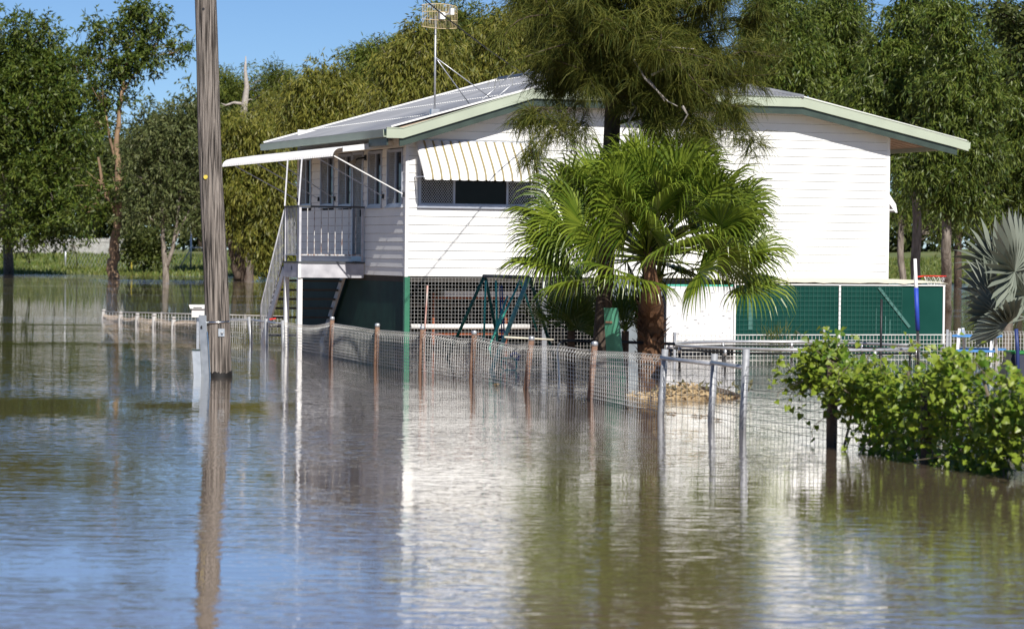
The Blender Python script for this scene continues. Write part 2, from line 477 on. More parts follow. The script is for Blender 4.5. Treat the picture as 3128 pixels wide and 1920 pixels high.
# fascia boards on the gable, dark trim below, gutters
pts = [(-.60, 4.66), (-.24, 4.66), (XB1, ZF + .03), (XB2, ZF + .03), (12.86, 4.79), (13.25, 4.70)]
for (xa, za), (xb, zb) in zip(pts[:-1], pts[1:]):
    p = [(xa, za - .21), (xb, zb - .21), (xb, zb), (xa, za)]
    MB().prism(p, 'y', -.475, -.435).build("fascia_board", FASCIA, house)
    p = [(xa, za - .005), (xb, zb - .005), (xb, zb + .012), (xa, za + .012)]
    MB().prism(p, 'y', -.487, -.440).build("fascia_lip", FASCIA, house)
    xa2, xb2 = max(xa, -.30), min(xb, 12.98)
    if xb2 > xa2:
        f = lambda x: za + (zb - za) * (x - xa) / (xb - xa)
        p = [(xa2, f(xa2) - .37), (xb2, f(xb2) - .37), (xb2, f(xb2) - .19), (xa2, f(xa2) - .19)]
        MB().prism(p, 'y', -.425, -.385).build("barge_trim", DKTRIM, house)
g = [(-.68, 4.62), (-.665, 4.47), (-.57, 4.47), (-.57, 4.64), (-.585, 4.64), (-.59, 4.49), (-.655, 4.49), (-.665, 4.62)]
MB().prism(g, 'y', -.474, 8.9).build("gutter", FASCIA, house)
MB().box(-.565, -.535, -.38, .84, 4.30, 4.468).build("eave_trim", DKTRIM, house)
g = [(13.30, 4.69), (13.29, 4.54), (13.21, 4.54), (13.21, 4.66)]
MB().prism(g, 'y', -.474, 8.9).build("gutter", FASCIA, house)

def diamond_mesh(mb, a0, a1, z0, z1, off, pl, px=.055, pz=.10, r=.004):
    """diamond wire lattice on a wall plane"""
    def P(a, zz): return (a, off, zz) if pl == 'f' else (off, a, zz)
    w = a1 - a0; h = z1 - z0; sl = pz / px
    for sgn in (1, -1):
        k = -int(h / pz) - 1
        while True:
            s0 = a0 + k * px
            if s0 > a1: break
            # line from (s0,z0) slope sl
            ua, ub = s0, s0 + h / sl
            ta = max(ua, a0); tb = min(ub, a1)
            if tb - ta > .004:
                za, zb = z0 + (ta - ua) * sl, z0 + (tb - ua) * sl
                if sgn < 0: za, zb = z1 - (za - z0), z1 - (zb - z0)
                mb.bar(P(ta, za), P(tb, zb), r * 2, r * 2)
            k += 1
def window(a0, a1, z0, z1, pl, panes):
    """panes: list of (frac0, frac1, kind)"""
    def bx(mb, b0, b1, c0, c1, d0, d1):
        return mb.box(b0, b1, d0, d1, c0, c1) if pl == 'f' else mb.box(d0, d1, b0, b1, c0, c1)
    fr_ = MB()
    t = .045
    bx(fr_, a0 + .003, a1 - .003, z0 + .003, z0 + t, -.03, .05); bx(fr_, a0 + .003, a1 - .003, z1 - t, z1 - .003, -.03, .05)
    bx(fr_, a0 + .003, a0 + t, z0 + t, z1 - t, -.03, .05); bx(fr_, a1 - t, a1 - .003, z0 + t, z1 - t, -.03, .05)
    fo = fr_.build("window_frame", ALU, house)
    sl = MB(); bx(sl, a0 - .03, a1 + .03, z0 - .035, z0 + .001, -.055, .04); sl.build("sill", ALU, fo)
    ia0, ia1 = a0 + t, a1 - t
    for f0, f1, kind in panes:
        b0, b1 = ia0 + (ia1 - ia0) * f0, ia0 + (ia1 - ia0) * f1
        pn = MB(); bx(pn, b0, b1, z0 + t, z1 - t, .040, .046); pn.build("pane", GLASS, fo)
        st = MB(); w = .022
        bx(st, b0, b0 + w, z0 + t, z1 - t, .0, .039); bx(st, b1 - w, b1, z0 + t, z1 - t, .0, .039)
        bx(st, b0 + w, b1 - w, z0 + t, z0 + t + w, .0, .039); bx(st, b0 + w, b1 - w, z1 - t - w, z1 - t, .0, .039)
        st.build("sash", ALU, fo)
        if kind == 'mesh':
            mm = MB(); diamond_mesh(mm, b0 + w, b1 - w, z0 + t + w, z1 - t - w, .005, pl, .055 if pl == 'f' else .06, .075 if pl == 'f' else .075, .0042)
            mm.build("security_mesh", MESHM, fo, kind="stuff")
    return fo
window(.27, 3.04, 3.05, 4.30, 'f', [(0, .285, 'mesh'), (.285, .735, 'glass'), (.735, 1, 'mesh')])
for a0, a1, z0, z1 in wl:
    window(a0, a1, z0, z1, 'l', [(0, .52, 'glass'), (.52, 1, 'mesh')])
# screen door
d0, d1, dz0, dz1 = door_l
dr = MB(); t = .06
dr.box(-.03, .05, d0, d1, dz0, dz0 + .12); dr.box(-.03, .05, d0, d1, dz1 - t, dz1); dr.box(-.03, .05, d0, d0 + t, dz0 + .12, dz1 - t); dr.box(-.03, .05, d1 - t, d1, dz0 + .12, dz1 - t)
door = dr.build("screen_door", ALU, house)
MB().box(.040, .048, d0 + t, d1 - t, dz0 + .12, dz1 - t).build("pane", DARKMESH, door)
mm = MB(); diamond_mesh(mm, d0 + t, d1 - t, dz0 + .12, dz1 - t, .0, 'l', .06, .075, .0045); mm.build("security_mesh", MESHM, door, kind="stuff")
MB().box(-.06, -.03, d0 + .08, d0 + .11, 2.85, 3.0).build("handle", BLACK, door)

# ---- beneath the floor
def corr_wall(name, m, parent, p0, p1, z0, z1, off=(0, 0, 0), pitch=.076, amp=.009):
    p0 = np.array(p0, float); p1 = np.array(p1, float); L = np.linalg.norm(p1 - p0); d = (p1 - p0) / L; nn = np.array([d[1], -d[0]])
    vs = []; k = int(L / (pitch / 4))
    for i in range(k + 1):
        t = L * i / k; q = p0 + d * t + nn * amp * math.sin(2 * math.pi * t / pitch)
        vs += [(q[0], q[1], z0), (q[0], q[1], z1)]
    return MB(off).add(vs, [(2 * i, 2 * i + 2, 2 * i + 3, 2 * i + 1) for i in range(k)]).build(name, m, parent)
for k in range(10):
    corr_wall("cladding_sheet", GREENCORR, house, (.04, 8.0 - k * .8 - .002), (.04, 8.0 - k * .8 - .8), -.5, ZB - .01)
for k in range(10):
    corr_wall("cladding_sheet", GREENCORR, house, (k * 1.14 + .1, 7.9), (k * 1.14 + 1.24, 7.9), -.5, ZB - .02)  # back sheets, added to keep the space under the floor dark
for k in range(9):
    corr_wall("cladding_sheet", GREENCORR, house, (HX - .05, .1 + k * .86), (HX - .05, .96 + k * .86), -.5, ZB - .02)  # unseen right side sheets, added to shut light out under the floor
MB().box(-.012, .10, -.012, .09, -.5, ZB - .012).build("corner_post", GREENPAINT, house)
MB().box(3.115, 3.225, .0, .08, -.5, ZB - .012).build("under_floor_post", mat("dull_grey_post", (.22, .235, .26), .6), house)
for x in (6.2, 9.2): MB().box(x, x + .1, .3, .4, -.5, ZB - .01).build("under_floor_post", GALV, house)
ms = MB()
for x in np.arange(.14, 4.6, .076):
    if 3.1 < x < 3.23: continue
    ms.bar((x, .01, -.3), (x, .01, ZB - .02), .0034)
for zz in np.arange(.02, 1.55, .076):
    ms.bar((.1, .02, zz), (3.115, .02, zz), .0034); ms.bar((3.225, .02, zz), (4.6, .02, zz), .0034)
ms.build("wire_screen", WIRE, house, kind="stuff")
MB().box(4.62, 7.4, .0, .02, -.3, ZB - .03).build("under_floor_panel", mat("shade_tinted_panel", (.20, .235, .27), .7, var=.15, scale=2), house)  # grey-white panel; blue-grey of tree shade is put into its colour

# things stored beneath the floor
rf = hthing("metal_frame", "rusty orange metal frame behind the wire screen under the house", "frame", (1.7, 1.0, 0))
o_ = (1.7, 1.0, 0)
for x in (.95, 2.62): MB(o_).bar((x, .9, -.4), (x, .9, 1.22), .05).build("post", ORANGE, rf)
MB(o_).bar((.9, .9, 1.1), (2.7, .9, 1.1), .05).build("rail", ORANGE, rf)
MB(o_).bar((.9, .9, .32), (2.7, .9, .32), .04).build("rail", ORANGE, rf)
bd = MB((1.9, .8, 1.13)).box(1.1, 2.9, .62, 1.0, 1.13, 1.26).build("white_board", TRIM); bd.location = W(1.9, .8, 1.13); bd.rotation_euler[2] = HA
tag(bd, "white board lying on top of the rusty frame under the house", "board")
pp = MB((1.6, .5, .5)); pp.tube([(.26, .35, .50), (2.95, .35, .50)], .06, 10); pp = pp.build("white_pipe", AWN, smooth=True); pp.location = W(1.6, .5, .5); pp.rotation_euler[2] = HA
tag(pp, "long white plastic pipe lying level behind the wire screen under the house", "pipe")
pk = hthing("picket_screen", "row of pale upright palings standing in the dark under the house", "fence", (2.2, 2.6, 0))
for i in range(17):
    x = .3 + i * .27 + random.uniform(-.06, .06); h = 1.3 + random.uniform(-.12, .1)
    MB((2.2, 2.6, 0)).bar((x, 2.6, -.4), (x + random.uniform(-.02, .02), 2.6, h), .035, .02).build("paling", PALING, pk)
MB((2.2, 2.6, 0)).bar((.2, 2.63, .9), (4.7, 2.63, .9), .03, .06).build("rail", PALING, pk)
st = MB((.42, .2, 0)).tube([(.40, -.06, -.3), (.43, -.06, .5), (.46, -.07, 1.1), (.47, -.08, 1.38)], .018, 6).build("leaning_stick", mat("worn_red_white_paint", (.45, .16, .12), .7, c2=(.65, .6, .55), scale=3), smooth=True)
st.location = W(.42, .2, 0); st.rotation_euler[2] = HA
tag(st, "thin red and white stick leaning on the wire screen beside the green corner post", "stick")

# ---- landing
LX = -1.52
ld = hthing("entry_landing", "raised entry landing with white posts and rusty balusters at the side door", "landing", (-.76, 3.3, 0))
lo = (-.76, 3.3, 0)
MB(lo).box(LX, -.03, 2.745, 2.775, 1.50, 1.81).build("front_panel", LANDF, ld)
MB(lo).box(LX - .004, LX + .026, 2.776, 3.9, 1.50, 1.81).build("side_panel", LANDF, ld)
MB(lo).box(LX - .012, LX + .05, 2.738, 2.79, 1.495, 1.80).build("corner_trim", TRIM, ld)
MB(lo).box(LX - .02, -.02, 2.72, 3.93, 1.815, 1.85).build("deck", DECKM, ld)
MB(lo).box(LX - .008, LX - .004, 3.24, 3.30, 1.66, 1.75).build("vent_slot", BLACK, ld)
for x, y in ((LX + .05, 2.83), (LX + .05, 3.85)):
    MB(lo).box(x - .05, x + .05, y - .05, y + .05, -.5, 1.495).build("post", TRIM, ld)
for x, y in ((LX + .03, 2.78), (-.06, 2.78), (LX + .03, 3.87)):
    MB(lo).box(x - .025, x + .025, y - .025, y + .025, 1.851, 3.03).build("rail_post", GREYPAINT, ld)
MB(lo).box(LX - .01, -.02, 2.755, 2.805, 3.031, 3.07).build("top_rail", DECKM, ld)
MB(lo).box(LX + .005, LX + .055, 2.806, 3.9, 3.031, 3.07).build("top_rail", DECKM, ld)
MB(lo).box(LX + .056, -.086, 2.765, 2.795, 1.98, 2.01).build("bottom_rail", RUSTBAL, ld)
MB(lo).box(LX + .015, LX + .045, 2.81, 3.84, 1.98, 2.01).build("bottom_rail", GREYPAINT, ld)
for i in range(8):
    x = LX + .2 + i * .158
    MB(lo).box(x - .008, x + .008, 2.772, 2.788, 2.011, 3.03).build("baluster", RUSTBAL, ld)
for i in range(9):
    y = 2.9 + i * .105
    MB(lo).box(LX + .022, LX + .038, y - .008, y + .008, 2.011, 3.03).build("baluster", GREYPAINT, ld)

# ---- stairs
sr = hthing("staircase", "steep metal staircase descending behind the entry landing into the water", "staircase", (-.8, 4.8, 0))
so = (-.8, 4.8, 0)
for k in range(8):
    y = 4.08 + k * .215; zz = 1.60 - k * .21
    MB(so).box(LX + .05, -.1, y - .12, y + .12, zz, zz + .045).build("tread", DECKM, sr)
    MB(so).box(LX + .05, -.1, y - .135, y - .122, zz + .005, zz + .05).build("nosing", DECKM, sr)
for x in (LX + .02, -.08):
    MB(so).bar((x, 3.93, 1.66), (x, 5.95, -.30), .04, .2).build("stringer", GREYPAINT, sr)
MB(so).tube([(LX + .02, 3.95, 2.98), (LX + .02, 5.75, .86), (LX + .02, 5.85, .3)], .022, 8).build("handrail", GREYPAINT, sr, True)
MB(so).bar((LX + .02, 3.98, 1.98), (LX + .02, 5.8, -.02), .025).build("bottom_rail", GREYPAINT, sr)
for i in range(17):
    t = i / 16; y = 4.0 + 1.75 * t
    MB(so).bar((LX + .02, y, 1.96 - 2.0 * t), (LX + .02, y, 2.93 - 2.07 * t), .014).build("baluster", GREYPAINT, sr)

# ---- side door awning
sa = hthing("door_awning", "long white corrugated awning with rounded lip along the shaded side wall", "awning", (-.66, 5.3, 4.2))
ao = (-.66, 5.3, 4.2)
def awn_profile():
    pr = [(-.0, 4.43), (-.6, 4.35), (-1.12, 4.275)]
    for a in np.linspace(0, 80, 7):
        pr.append((-1.15 - .19 * math.sin(RAD(a)), 4.27 - .17 * (1 - math.cos(RAD(a)))))
    pr.append((-1.345, 4.09))
    return pr
pr = awn_profile(); nP = len(pr)
y0 = .89
while y0 < 9.75:
    y1 = min(y0 + .9, 9.82); vs = []; k = int((y1 - y0) / .015)
    for i in range(k + 1):
        t = y0 + (y1 - y0) * i / k; a = .022 * math.sin(2 * math.pi * t / .163)
        for j, (px, pz) in enumerate(pr):
            f = min(1, max(0, (j - 1) / 3)); nx_, nz_ = (-.15 * (1 - f) - f, 1 - f)
            vs.append((px + a * nx_, t, pz + a * nz_))
    fs = [(i * nP + j, i * nP + j + 1, (i + 1) * nP + j + 1, (i + 1) * nP + j) for i in range(k) for j in range(nP - 1)]
    MB(ao).add(vs, fs).build("awning_sheet", AWN, sa, True)
    y0 = y1 + .001
MB(ao).prism([(-.0, 4.455), (-1.13, 4.30), (-1.13, 4.19), (-.0, 4.32)], 'y', .862, .884).build("end_panel", AWN, sa)
for (y1, z1, y2, z2) in ((.07, 3.29, .90, 4.10), (1.47, 3.27, 2.06, 4.08), (4.97, 3.27, 5.10, 4.06), (6.2, 3.28, 6.87, 4.08), (7.9, 3.28, 8.8, 4.08)):
    br = MB(ao).bar((-.02, y1, z1), (-1.31, y2, z2), .022).build("brace", GREYPAINT if y1 > 1 else AWN, sa)
    MB(ao).box(-.05, -.017, y1 - .03, y1 + .03, z1 - .05, z1 + .05).build("bracket", BLACK, br)
for (y1, y2) in ((2.85, 3.1), (3.93, 4.2)):
    MB(ao).bar((-1.50, y1, 3.07), (-1.36, y2, 4.12), .03).build("strut", GREYPAINT, sa)
MB(ao).bar((-1.1, .92, 4.20), (-1.1, 9.7, 4.20), .03).build("purlin", GREYPAINT, sa)

# ---- striped awning
sw = hthing("window_awning", "white awning with narrow tan stripes over the wide front window", "awning", (1.65, -.3, 4.0))
wo = (1.65, -.3, 4.0)
spr = [(-.02, 4.43), (-.22, 4.20), (-.42, 3.97), (-.53, 3.83), (-.60, 3.72), (-.63, 3.60)]
def awn_slat(x0, x1, m, name, lift, scallop):
    k = 6; vs = []; nn = len(spr)
    for i in range(k + 1):
        f = i / k; x = x0 + (x1 - x0) * f; b = math.sin(math.pi * f)
        for j, (py, pz) in enumerate(spr):
            zz = pz - (scallop * b if j == nn - 1 else 0)
            vs.append((x, py - lift - .012 * b, zz + .012 * b))
    MB(wo).add(vs, [(i * nn + j, i * nn + j + 1, (i + 1) * nn + j + 1, (i + 1) * nn + j) for i in range(k) for j in range(nn - 1)]).build(name, m, sw, True)
x = .20; i = 0
while x < 2.70:
    awn_slat(x, x + .158, AWN, "white_slat", 0., .02); awn_slat(x + .156, x + .200, GOLD, "tan_slat", .006, .0)
    x += .198; i += 1
XA = x
for x in (.185, XA):
    MB(wo).prism([(-.02, 4.41), (-.44, 3.93), (-.61, 3.70), (-.62, 3.64), (-.55, 3.74), (-.40, 3.90)], 'x', x, x + .012).build("end_panel", AWN, sw)
    MB(wo).bar((x, -.02, 3.66), (x, -.6, 3.66), .025).build("arm", ALU, sw)
MB(wo).box(.18, XA + .01, -.03, .0, 4.42, 4.45).build("head_rail", ALU, sw)

# ---- small awning on the right hand wall
ra = hthing("side_awning", "small white awning projecting from the right end wall", "awning", (11.7, .9, 3.3))
ro = (11.7, .9, 3.3)
MB(ro).add([(11.5, .5, 3.74), (11.78, .5, 3.47), (11.93, .5, 3.27), (11.97, .5, 3.10), (11.5, 1.9, 3.74), (11.78, 1.9, 3.47), (11.93, 1.9, 3.27), (11.97, 1.9, 3.10)],
           [(0, 1, 5, 4), (1, 2, 6, 5), (2, 3, 7, 6)]).build("awning_sheet", AWN, ra, True)
MB(ro).prism([(11.5, 3.75), (11.79, 3.48), (11.94, 3.28), (11.98, 3.09), (11.93, 3.09), (11.72, 3.36), (11.5, 3.56)], 'y', .48, .5).build("end_panel", AWN, ra)
MB(ro).bar((11.5, .5, 3.15), (11.95, .5, 3.15), .03).build("arm", AWN, ra)

# ---- floodlight
fl = hthing("floodlight", "small floodlight on a black arm high on the shaded side wall", "floodlight", (-.1, 2.75, 4.1))
MB((-.1, 2.75, 4.1)).box(-.04, -.01, 2.68, 2.78, 4.08, 4.2).build("wall_plate", BLACK, fl)
MB((-.1, 2.75, 4.1)).tube([(-.03, 2.73, 4.14), (-.18, 2.74, 4.12), (-.26, 2.75, 4.07)], .022, 8).build("arm", BLACK, fl, True)
MB((-.1, 2.75, 4.1)).tube([(-.24, 2.74, 4.09), (-.30, 2.75, 4.02), (-.36, 2.76, 3.95)], [.035, .06, .085], 12).build("lamp", LAMPG, fl, True)

# ---- antenna
zr0 = z_left(.55)
an = hthing("grid_antenna", "cream wire grid dish antenna on a tall mast braced to the roof", "antenna", (.55, -.2, zr0))
no = (.55, -.2, zr0)
MB(no).tube([(.55, -.2, zr0 + .02), (.55, -.2, 7.05)], .022, 8).build("mast", GALV, an, True)
MB(no).box(.46, .64, -.25, -.15, zr0 + .03, zr0 + .15).build("foot", GALV, an)
for q in ((1.45, .15), (1.85, -.1)):
    MB(no).tube([(.55, -.2, 6.18), (q[0], q[1], z_left(q[0]) + .05)], .012, 6).build("stay", GALV, an, True)
for a, b in (((1.75, .2), (2.75, .9)), ((2.05, 0), (3.0, .6))):
    MB(no).tube([(a[0], a[1], z_left(a[0]) + .05), (b[0], b[1], 6.0 if b[0] < 2.9 else 6.05)], .012, 6).build("stay", GALV, an, True)
dsh = MB(no); Cn = np.array([.62, -.22, 7.03])
def dp(a, b):   # dish surface: a across, b up, facing right-front
    ax = np.array([.985, -.17, 0]); nn = np.array([.17, .985, 0])
    return Cn + ax * a + np.array([0, 0, 1]) * b * (1 - .12 * (a / .35) ** 2) - nn * (.20 - .9 * (a * a * .8 + b * b * .9)) + np.array([0, 0, -.03 * a])
for a in np.linspace(-.37, .37, 23):
    dsh.tube([dp(a, b) for b in np.linspace(-.26, .26, 7)], .0045, 4)
rim = MB(no)
for b in (-.26, -.09, .09, .26):
    rim.tube([dp(a, b) for a in np.linspace(-.37, .37, 9)], .007, 5)
dg = dsh.build("dish_wires", DISHW, an); rim.build("dish_rails", DISHW, dg)
MB(no).tube([Cn + (.02, -.2, .0), Cn + (.12, -.42, .06)], .02, 6).build("feed_arm", TRIM, an)
MB(no).box(.70, .78, -.72, -.60, 7.04, 7.17).build("feed_horn", TRIM, an)
MB(no).box(.55, .66, -.5, -.38, 6.96, 7.10).build("bracket", TRIM, an)

# ---- pen with shade cloth beside the house
YP = -3.5
pen = hthing("shade_cloth_pen", "dark green shade cloth pen with white frame and cream canvas top", "pen", (8.4, YP, 0))
po = (8.4, YP, 0)
for x0, x1 in ((6.02, 8.40), (8.46, 10.90)):
    MB(po).box(x0, x1, YP, YP + .006, .30, 1.47).build("cloth_panel", CLOTH, pen)
    MB(po).box(x0, x1, YP + .02, YP + .026, -.3, .36).build("cloth_skirt", CLOTH, pen)
MB(po).box(10.915, 10.921, YP, -.02, -.3, 1.47).build("cloth_panel", CLOTH, pen)
for x in (6.0, 8.43, 10.92): MB(po).box(x - .022, x + .022, YP - .025, YP - .003, -.4, 1.50).build("frame_post", TRIM, pen)
MB(po).box(5.95, 10.95, YP - .03, YP - .002, 1.475, 1.50).build("top_rail", TRIM, pen)
tv = []; nx_ = 24
for j, yy in enumerate((YP - .06, YP + .3, YP + 1.6, -.05)):
    for i in range(nx_ + 1):
        x = 5.9 + 5.1 * i / nx_
        tv.append((x, yy, 1.51 + (.0 if j == 0 else .05 if j == 1 else .07) + random.uniform(0, .035)))
MB(po).add(tv, [(j * (nx_ + 1) + i, j * (nx_ + 1) + i + 1, (j + 1) * (nx_ + 1) + i + 1, (j + 1) * (nx_ + 1) + i) for j in range(3) for i in range(nx_)]).build("canvas_top", CREAM, pen, True)
for xs, ps in (((6.35, 6.45), .9),):
    MB(po).box(6.32, 6.42, YP - .012, YP - .002, .55, 1.2).build("pale_strip", mat("pale_green_patch", (.06, .16, .14), .8), pen)
gw = MB(po)
for x in np.arange(6.1, 9.9, .1): gw.bar((x, YP - .035, .3), (x, YP - .035, 1.46), .004)
for zz in np.arange(.35, 1.46, .1): gw.bar((6.05, YP - .04, zz), (9.9, YP - .04, zz), .004)
gw.build("thin_wire_grid", mat("greenish_wire", (.04, .115, .095), .7), pen, kind="stuff")
wl_ = MB(po)
for x in np.arange(4.5, 10.9, .085): wl_.bar((x, YP - .3, -.2), (x, YP - .3, .46), .007)
for zz in (.02, .1, .18, .26, .34, .45): wl_.bar((4.45, YP - .31, zz), (10.93, YP - .31, zz), .009 if zz < .4 else .02)
wl_.build("white_wire_guard", WIREW, pen, kind="stuff")
for x in (4.5, 7.9, 10.9): MB(po).bar((x, YP - .33, -.4), (x, YP - .33, .62 if x == 7.9 else .5), .05).build("guard_post", GALV, pen)
MB(po).bar((9.35, YP - .02, 1.44), (10.1, YP - .02, .6), .06, .01, up=(0, 1, 0)).build("pale_strip", mat("pale_green_patch", (.06, .16, .14), .8), pen)
for i in range(4): MB(po).bar((9.3 + i * .11, YP - .015, .45), (9.3 + i * .11, YP - .015, 1.0 - i * .08), .02, .01, up=(0, 1, 0)).build("pale_strip", MATS["pale_green_patch"], pen)

wp = hthing("scuffed_hoarding", "scuffed white board panel standing left of the green shade cloth pen", "panel", (5.2, YP, 0))
wpo = (5.2, YP, 0)
MB(wpo).box(4.46, 5.97, YP - .01, YP + .015, .16, 1.44).build("board", PLY, wp)
MB(wpo).box(4.40, 6.0, YP - .02, YP + .03, 1.445, 1.475).build("top_strip", MINT, wp)
sc = MB(wpo)
for i in range(46):
    x = random.uniform(4.5, 5.95); zz = random.uniform(.3, 1.4); w = random.uniform(.01, .07); h = random.uniform(.004, .012)
    sc.add([(x, YP - .0125, zz), (x + w, YP - .0125, zz + random.uniform(-.01, .01)), (x + w, YP - .0125, zz + h), (x, YP - .0125, zz + h)], [(0, 1, 2, 3)])
sc.build("scuff_marks", mat("grey_scuff", (.16, .16, .16), .8), wp, kind="stuff")
MB(wpo).bar((4.55, YP + .1, -.4), (4.55, YP + .1, 1.4), .05).build("post", BARKD, wp)

# ------------------------------------------------------------------ power pole
pb = onwater(669, 1152); pt = at(626, 0, 45.3)
lean = (pt - pb) / (pt[2] - pb[2])
pole = thing("power_pole", "tall weathered grey timber power pole standing in the flood water", "power pole", pb)
pts_ = [lean * zz + np.array([.012 * math.sin(zz * 1.3), 0, 0]) for zz in np.linspace(-1.2, 11, 26)]
MB().tube(pts_, list(np.linspace(.212, .155, 26)), 28).build("timber_shaft", WEATHER, pole, True)
ch = MB(); nv = 60; vs = []
for k in range(nv):
    a = 2 * math.pi * k / nv; r = .2165
    vs += [(r * math.cos(a) + lean[0] * -.3, r * math.sin(a), -.3), (r * math.cos(a) + lean[0] * .08, r * math.sin(a), .07 + random.uniform(0, .07))]
ch.add(vs, [(2 * k, 2 * ((k + 1) % nv), 2 * ((k + 1) % nv) + 1, 2 * k + 1) for k in range(nv)]); ch.build("wet_black_base", CHAR, pole)
def ring(zc, h, r, m, name):
    c0 = lean * (zc - h / 2); c1 = lean * (zc + h / 2)
    MB().tube([c0, c1], [r, r], 32).build(name, m, pole, True)
ring(.905, .035, .214, STEEL, "steel_band")
def on_pole(ang, zc, r=.205): return lean * zc + np.array([r * math.sin(ang), -r * math.cos(ang), 0])
def plate(ang, zc, w, h, th, m, name, r=.2, parent=pole):
    c = on_pole(ang, zc, r); a = np.array([math.cos(ang), math.sin(ang), 0]); n_ = np.array([math.sin(ang), -math.cos(ang), 0])
    vs = [c + a * sx * w / 2 + np.array([0, 0, sz * h / 2]) + n_ * t for t in (0, th) for sx, sz in ((-1, -1), (1, -1), (1, 1), (-1, 1))]
    return MB().add(vs, [(0, 3, 2, 1), (4, 5, 6, 7), (0, 1, 5, 4), (1, 2, 6, 5), (2, 3, 7, 6), (3, 0, 4, 7)]).build(name, m, parent)
wpl = plate(.42, .74, .105, .125, .02, ZINC, "square_washer")
c = on_pole(.42, .74, .215)
MB().tube([c, c + np.array([.02, -.035, 0])], .018, 8).build("bolt", GALV, wpl, True)
c = on_pole(-.35, 3.27, .195)
MB().tube([c + (-.004, .01, 0), c + np.array([-.012, -.012, 0])], .035, 14).build("yellow_tag", YEL, pole)
c = on_pole(-.06, 6.0, .178)
MB().tube([c + (0, .02, 0), c + np.array([0, -.004, 0])], .022, 10).build("bolt_hole", BLACK, pole)
gk = np.random.default_rng(21)
for i in range(16):
    a = gk.uniform(-1.3, 1.3); z0 = gk.uniform(.2, 6.2); h = gk.uniform(.35, 1.5); vs = []; nk = 8; w0 = gk.uniform(.004, .011)
    for k_ in range(nk + 1):
        f = k_ / nk; zz = z0 + h * f; a2 = a + .03 * math.sin(f * 7 + i); r = .2135 - (.2135 - .155) * (zz + 1.2) / 12.2 + .0015; c = lean * zz + np.array([.012 * math.sin(zz * 1.3), 0, 0])
        w = w0 * math.sin(math.pi * min(max(f, .03), .97)); da = w / r
        vs += [c + (r * math.sin(a2 - da), -r * math.cos(a2 - da), 0), c + (r * math.sin(a2 + da), -r * math.cos(a2 + da), 0)]
    MB().add(vs, [(2 * k_, 2 * k_ + 1, 2 * k_ + 3, 2 * k_ + 2) for k_ in range(nk)]).build("timber_crack", CHAR, pole)
# channel guard up the left side and the box beside it
gch = MB()
def offp(dx, dy, zc): return lean * zc * .8 + np.array([dx, dy, zc - lean[2] * zc * .8 if False else 0]) + np.array([0, 0, zc * .2])
def gp(dx, dy, zc): return np.array([dx + lean[0] * zc * 1.35, dy, zc])
prof = [(-.27, -.10), (-.27, .04), (-.255, .04), (-.255, -.085), (-.135, -.16), (-.145, -.175)]
zs = (-.5, 1.02)
vs = [gp(x, y, zz) for zz in zs for x, y in prof]; k = len(prof)
gch.add(vs, [tuple(range(k))[::-1], tuple(range(k, 2 * k))] + [(i, (i + 1) % k, (i + 1) % k + k, i + k) for i in range(k)])
go = gch.build("cable_guard", ZINC, pole)
c = gp(-.215, -.122, .82)
MB().tube([c + (0, .02, 0), c + np.array([-.005, -.010, 0])], .03, 12).build("guard_hole", BLACK, go)
MB().tube([gp(-.125, -.185, -.4), gp(-.125, -.185, .55), gp(-.135, -.175, .75)], .012, 6).build("guard_lip", STEEL, go)
bx = MB(); x0, x1, ya, yb = -.40, -.272, -.13, .08
vs = [gp(x, y, zz) for zz in (-.5, .44) for x, y in ((x0, ya), (x1, ya), (x1, yb), (x0, yb))]
bx.add(vs, [(3, 2, 1, 0), (4, 5, 6, 7), (0, 1, 5, 4), (1, 2, 6, 5), (2, 3, 7, 6), (3, 0, 4, 7)])
bo = bx.build("cable_box", ZINC, pole)
vs = [gp(x, y, zz) for zz in (.441, .456) for x, y in ((x0 - .012, ya - .012), (x1, ya - .012), (x1, yb), (x0 - .012, yb))]
MB().add(vs, [(3, 2, 1, 0), (4, 5, 6, 7), (0, 1, 5, 4), (1, 2, 6, 5), (2, 3, 7, 6), (3, 0, 4, 7)]).build("box_lid", DKTRIM, bo)

# overhead service cable
def sag(p, q, s, n=24):
    return [np.array(p) * (1 - t) + np.array(q) * t - np.array([0, 0, s * 4 * t * (1 - t)]) for t in np.linspace(0, 1, n)]
ca, cb = at(1150, -130, 46.5), W(3.3, -.44, 5.45)
cm = MB(ca); cm.tube(sag(ca, cb, .16), .011, 6); cm.tube([p + np.array([.012 * math.sin(i * 1.9), 0, .014 * math.cos(i * 1.9)]) for i, p in enumerate(sag(ca, cb, .16, 90))], .007, 5)
co = cm.build("service_cable", CABLE, smooth=True); co.location = ca
tag(co, "black twisted overhead service cable running to the house gable", "cable")

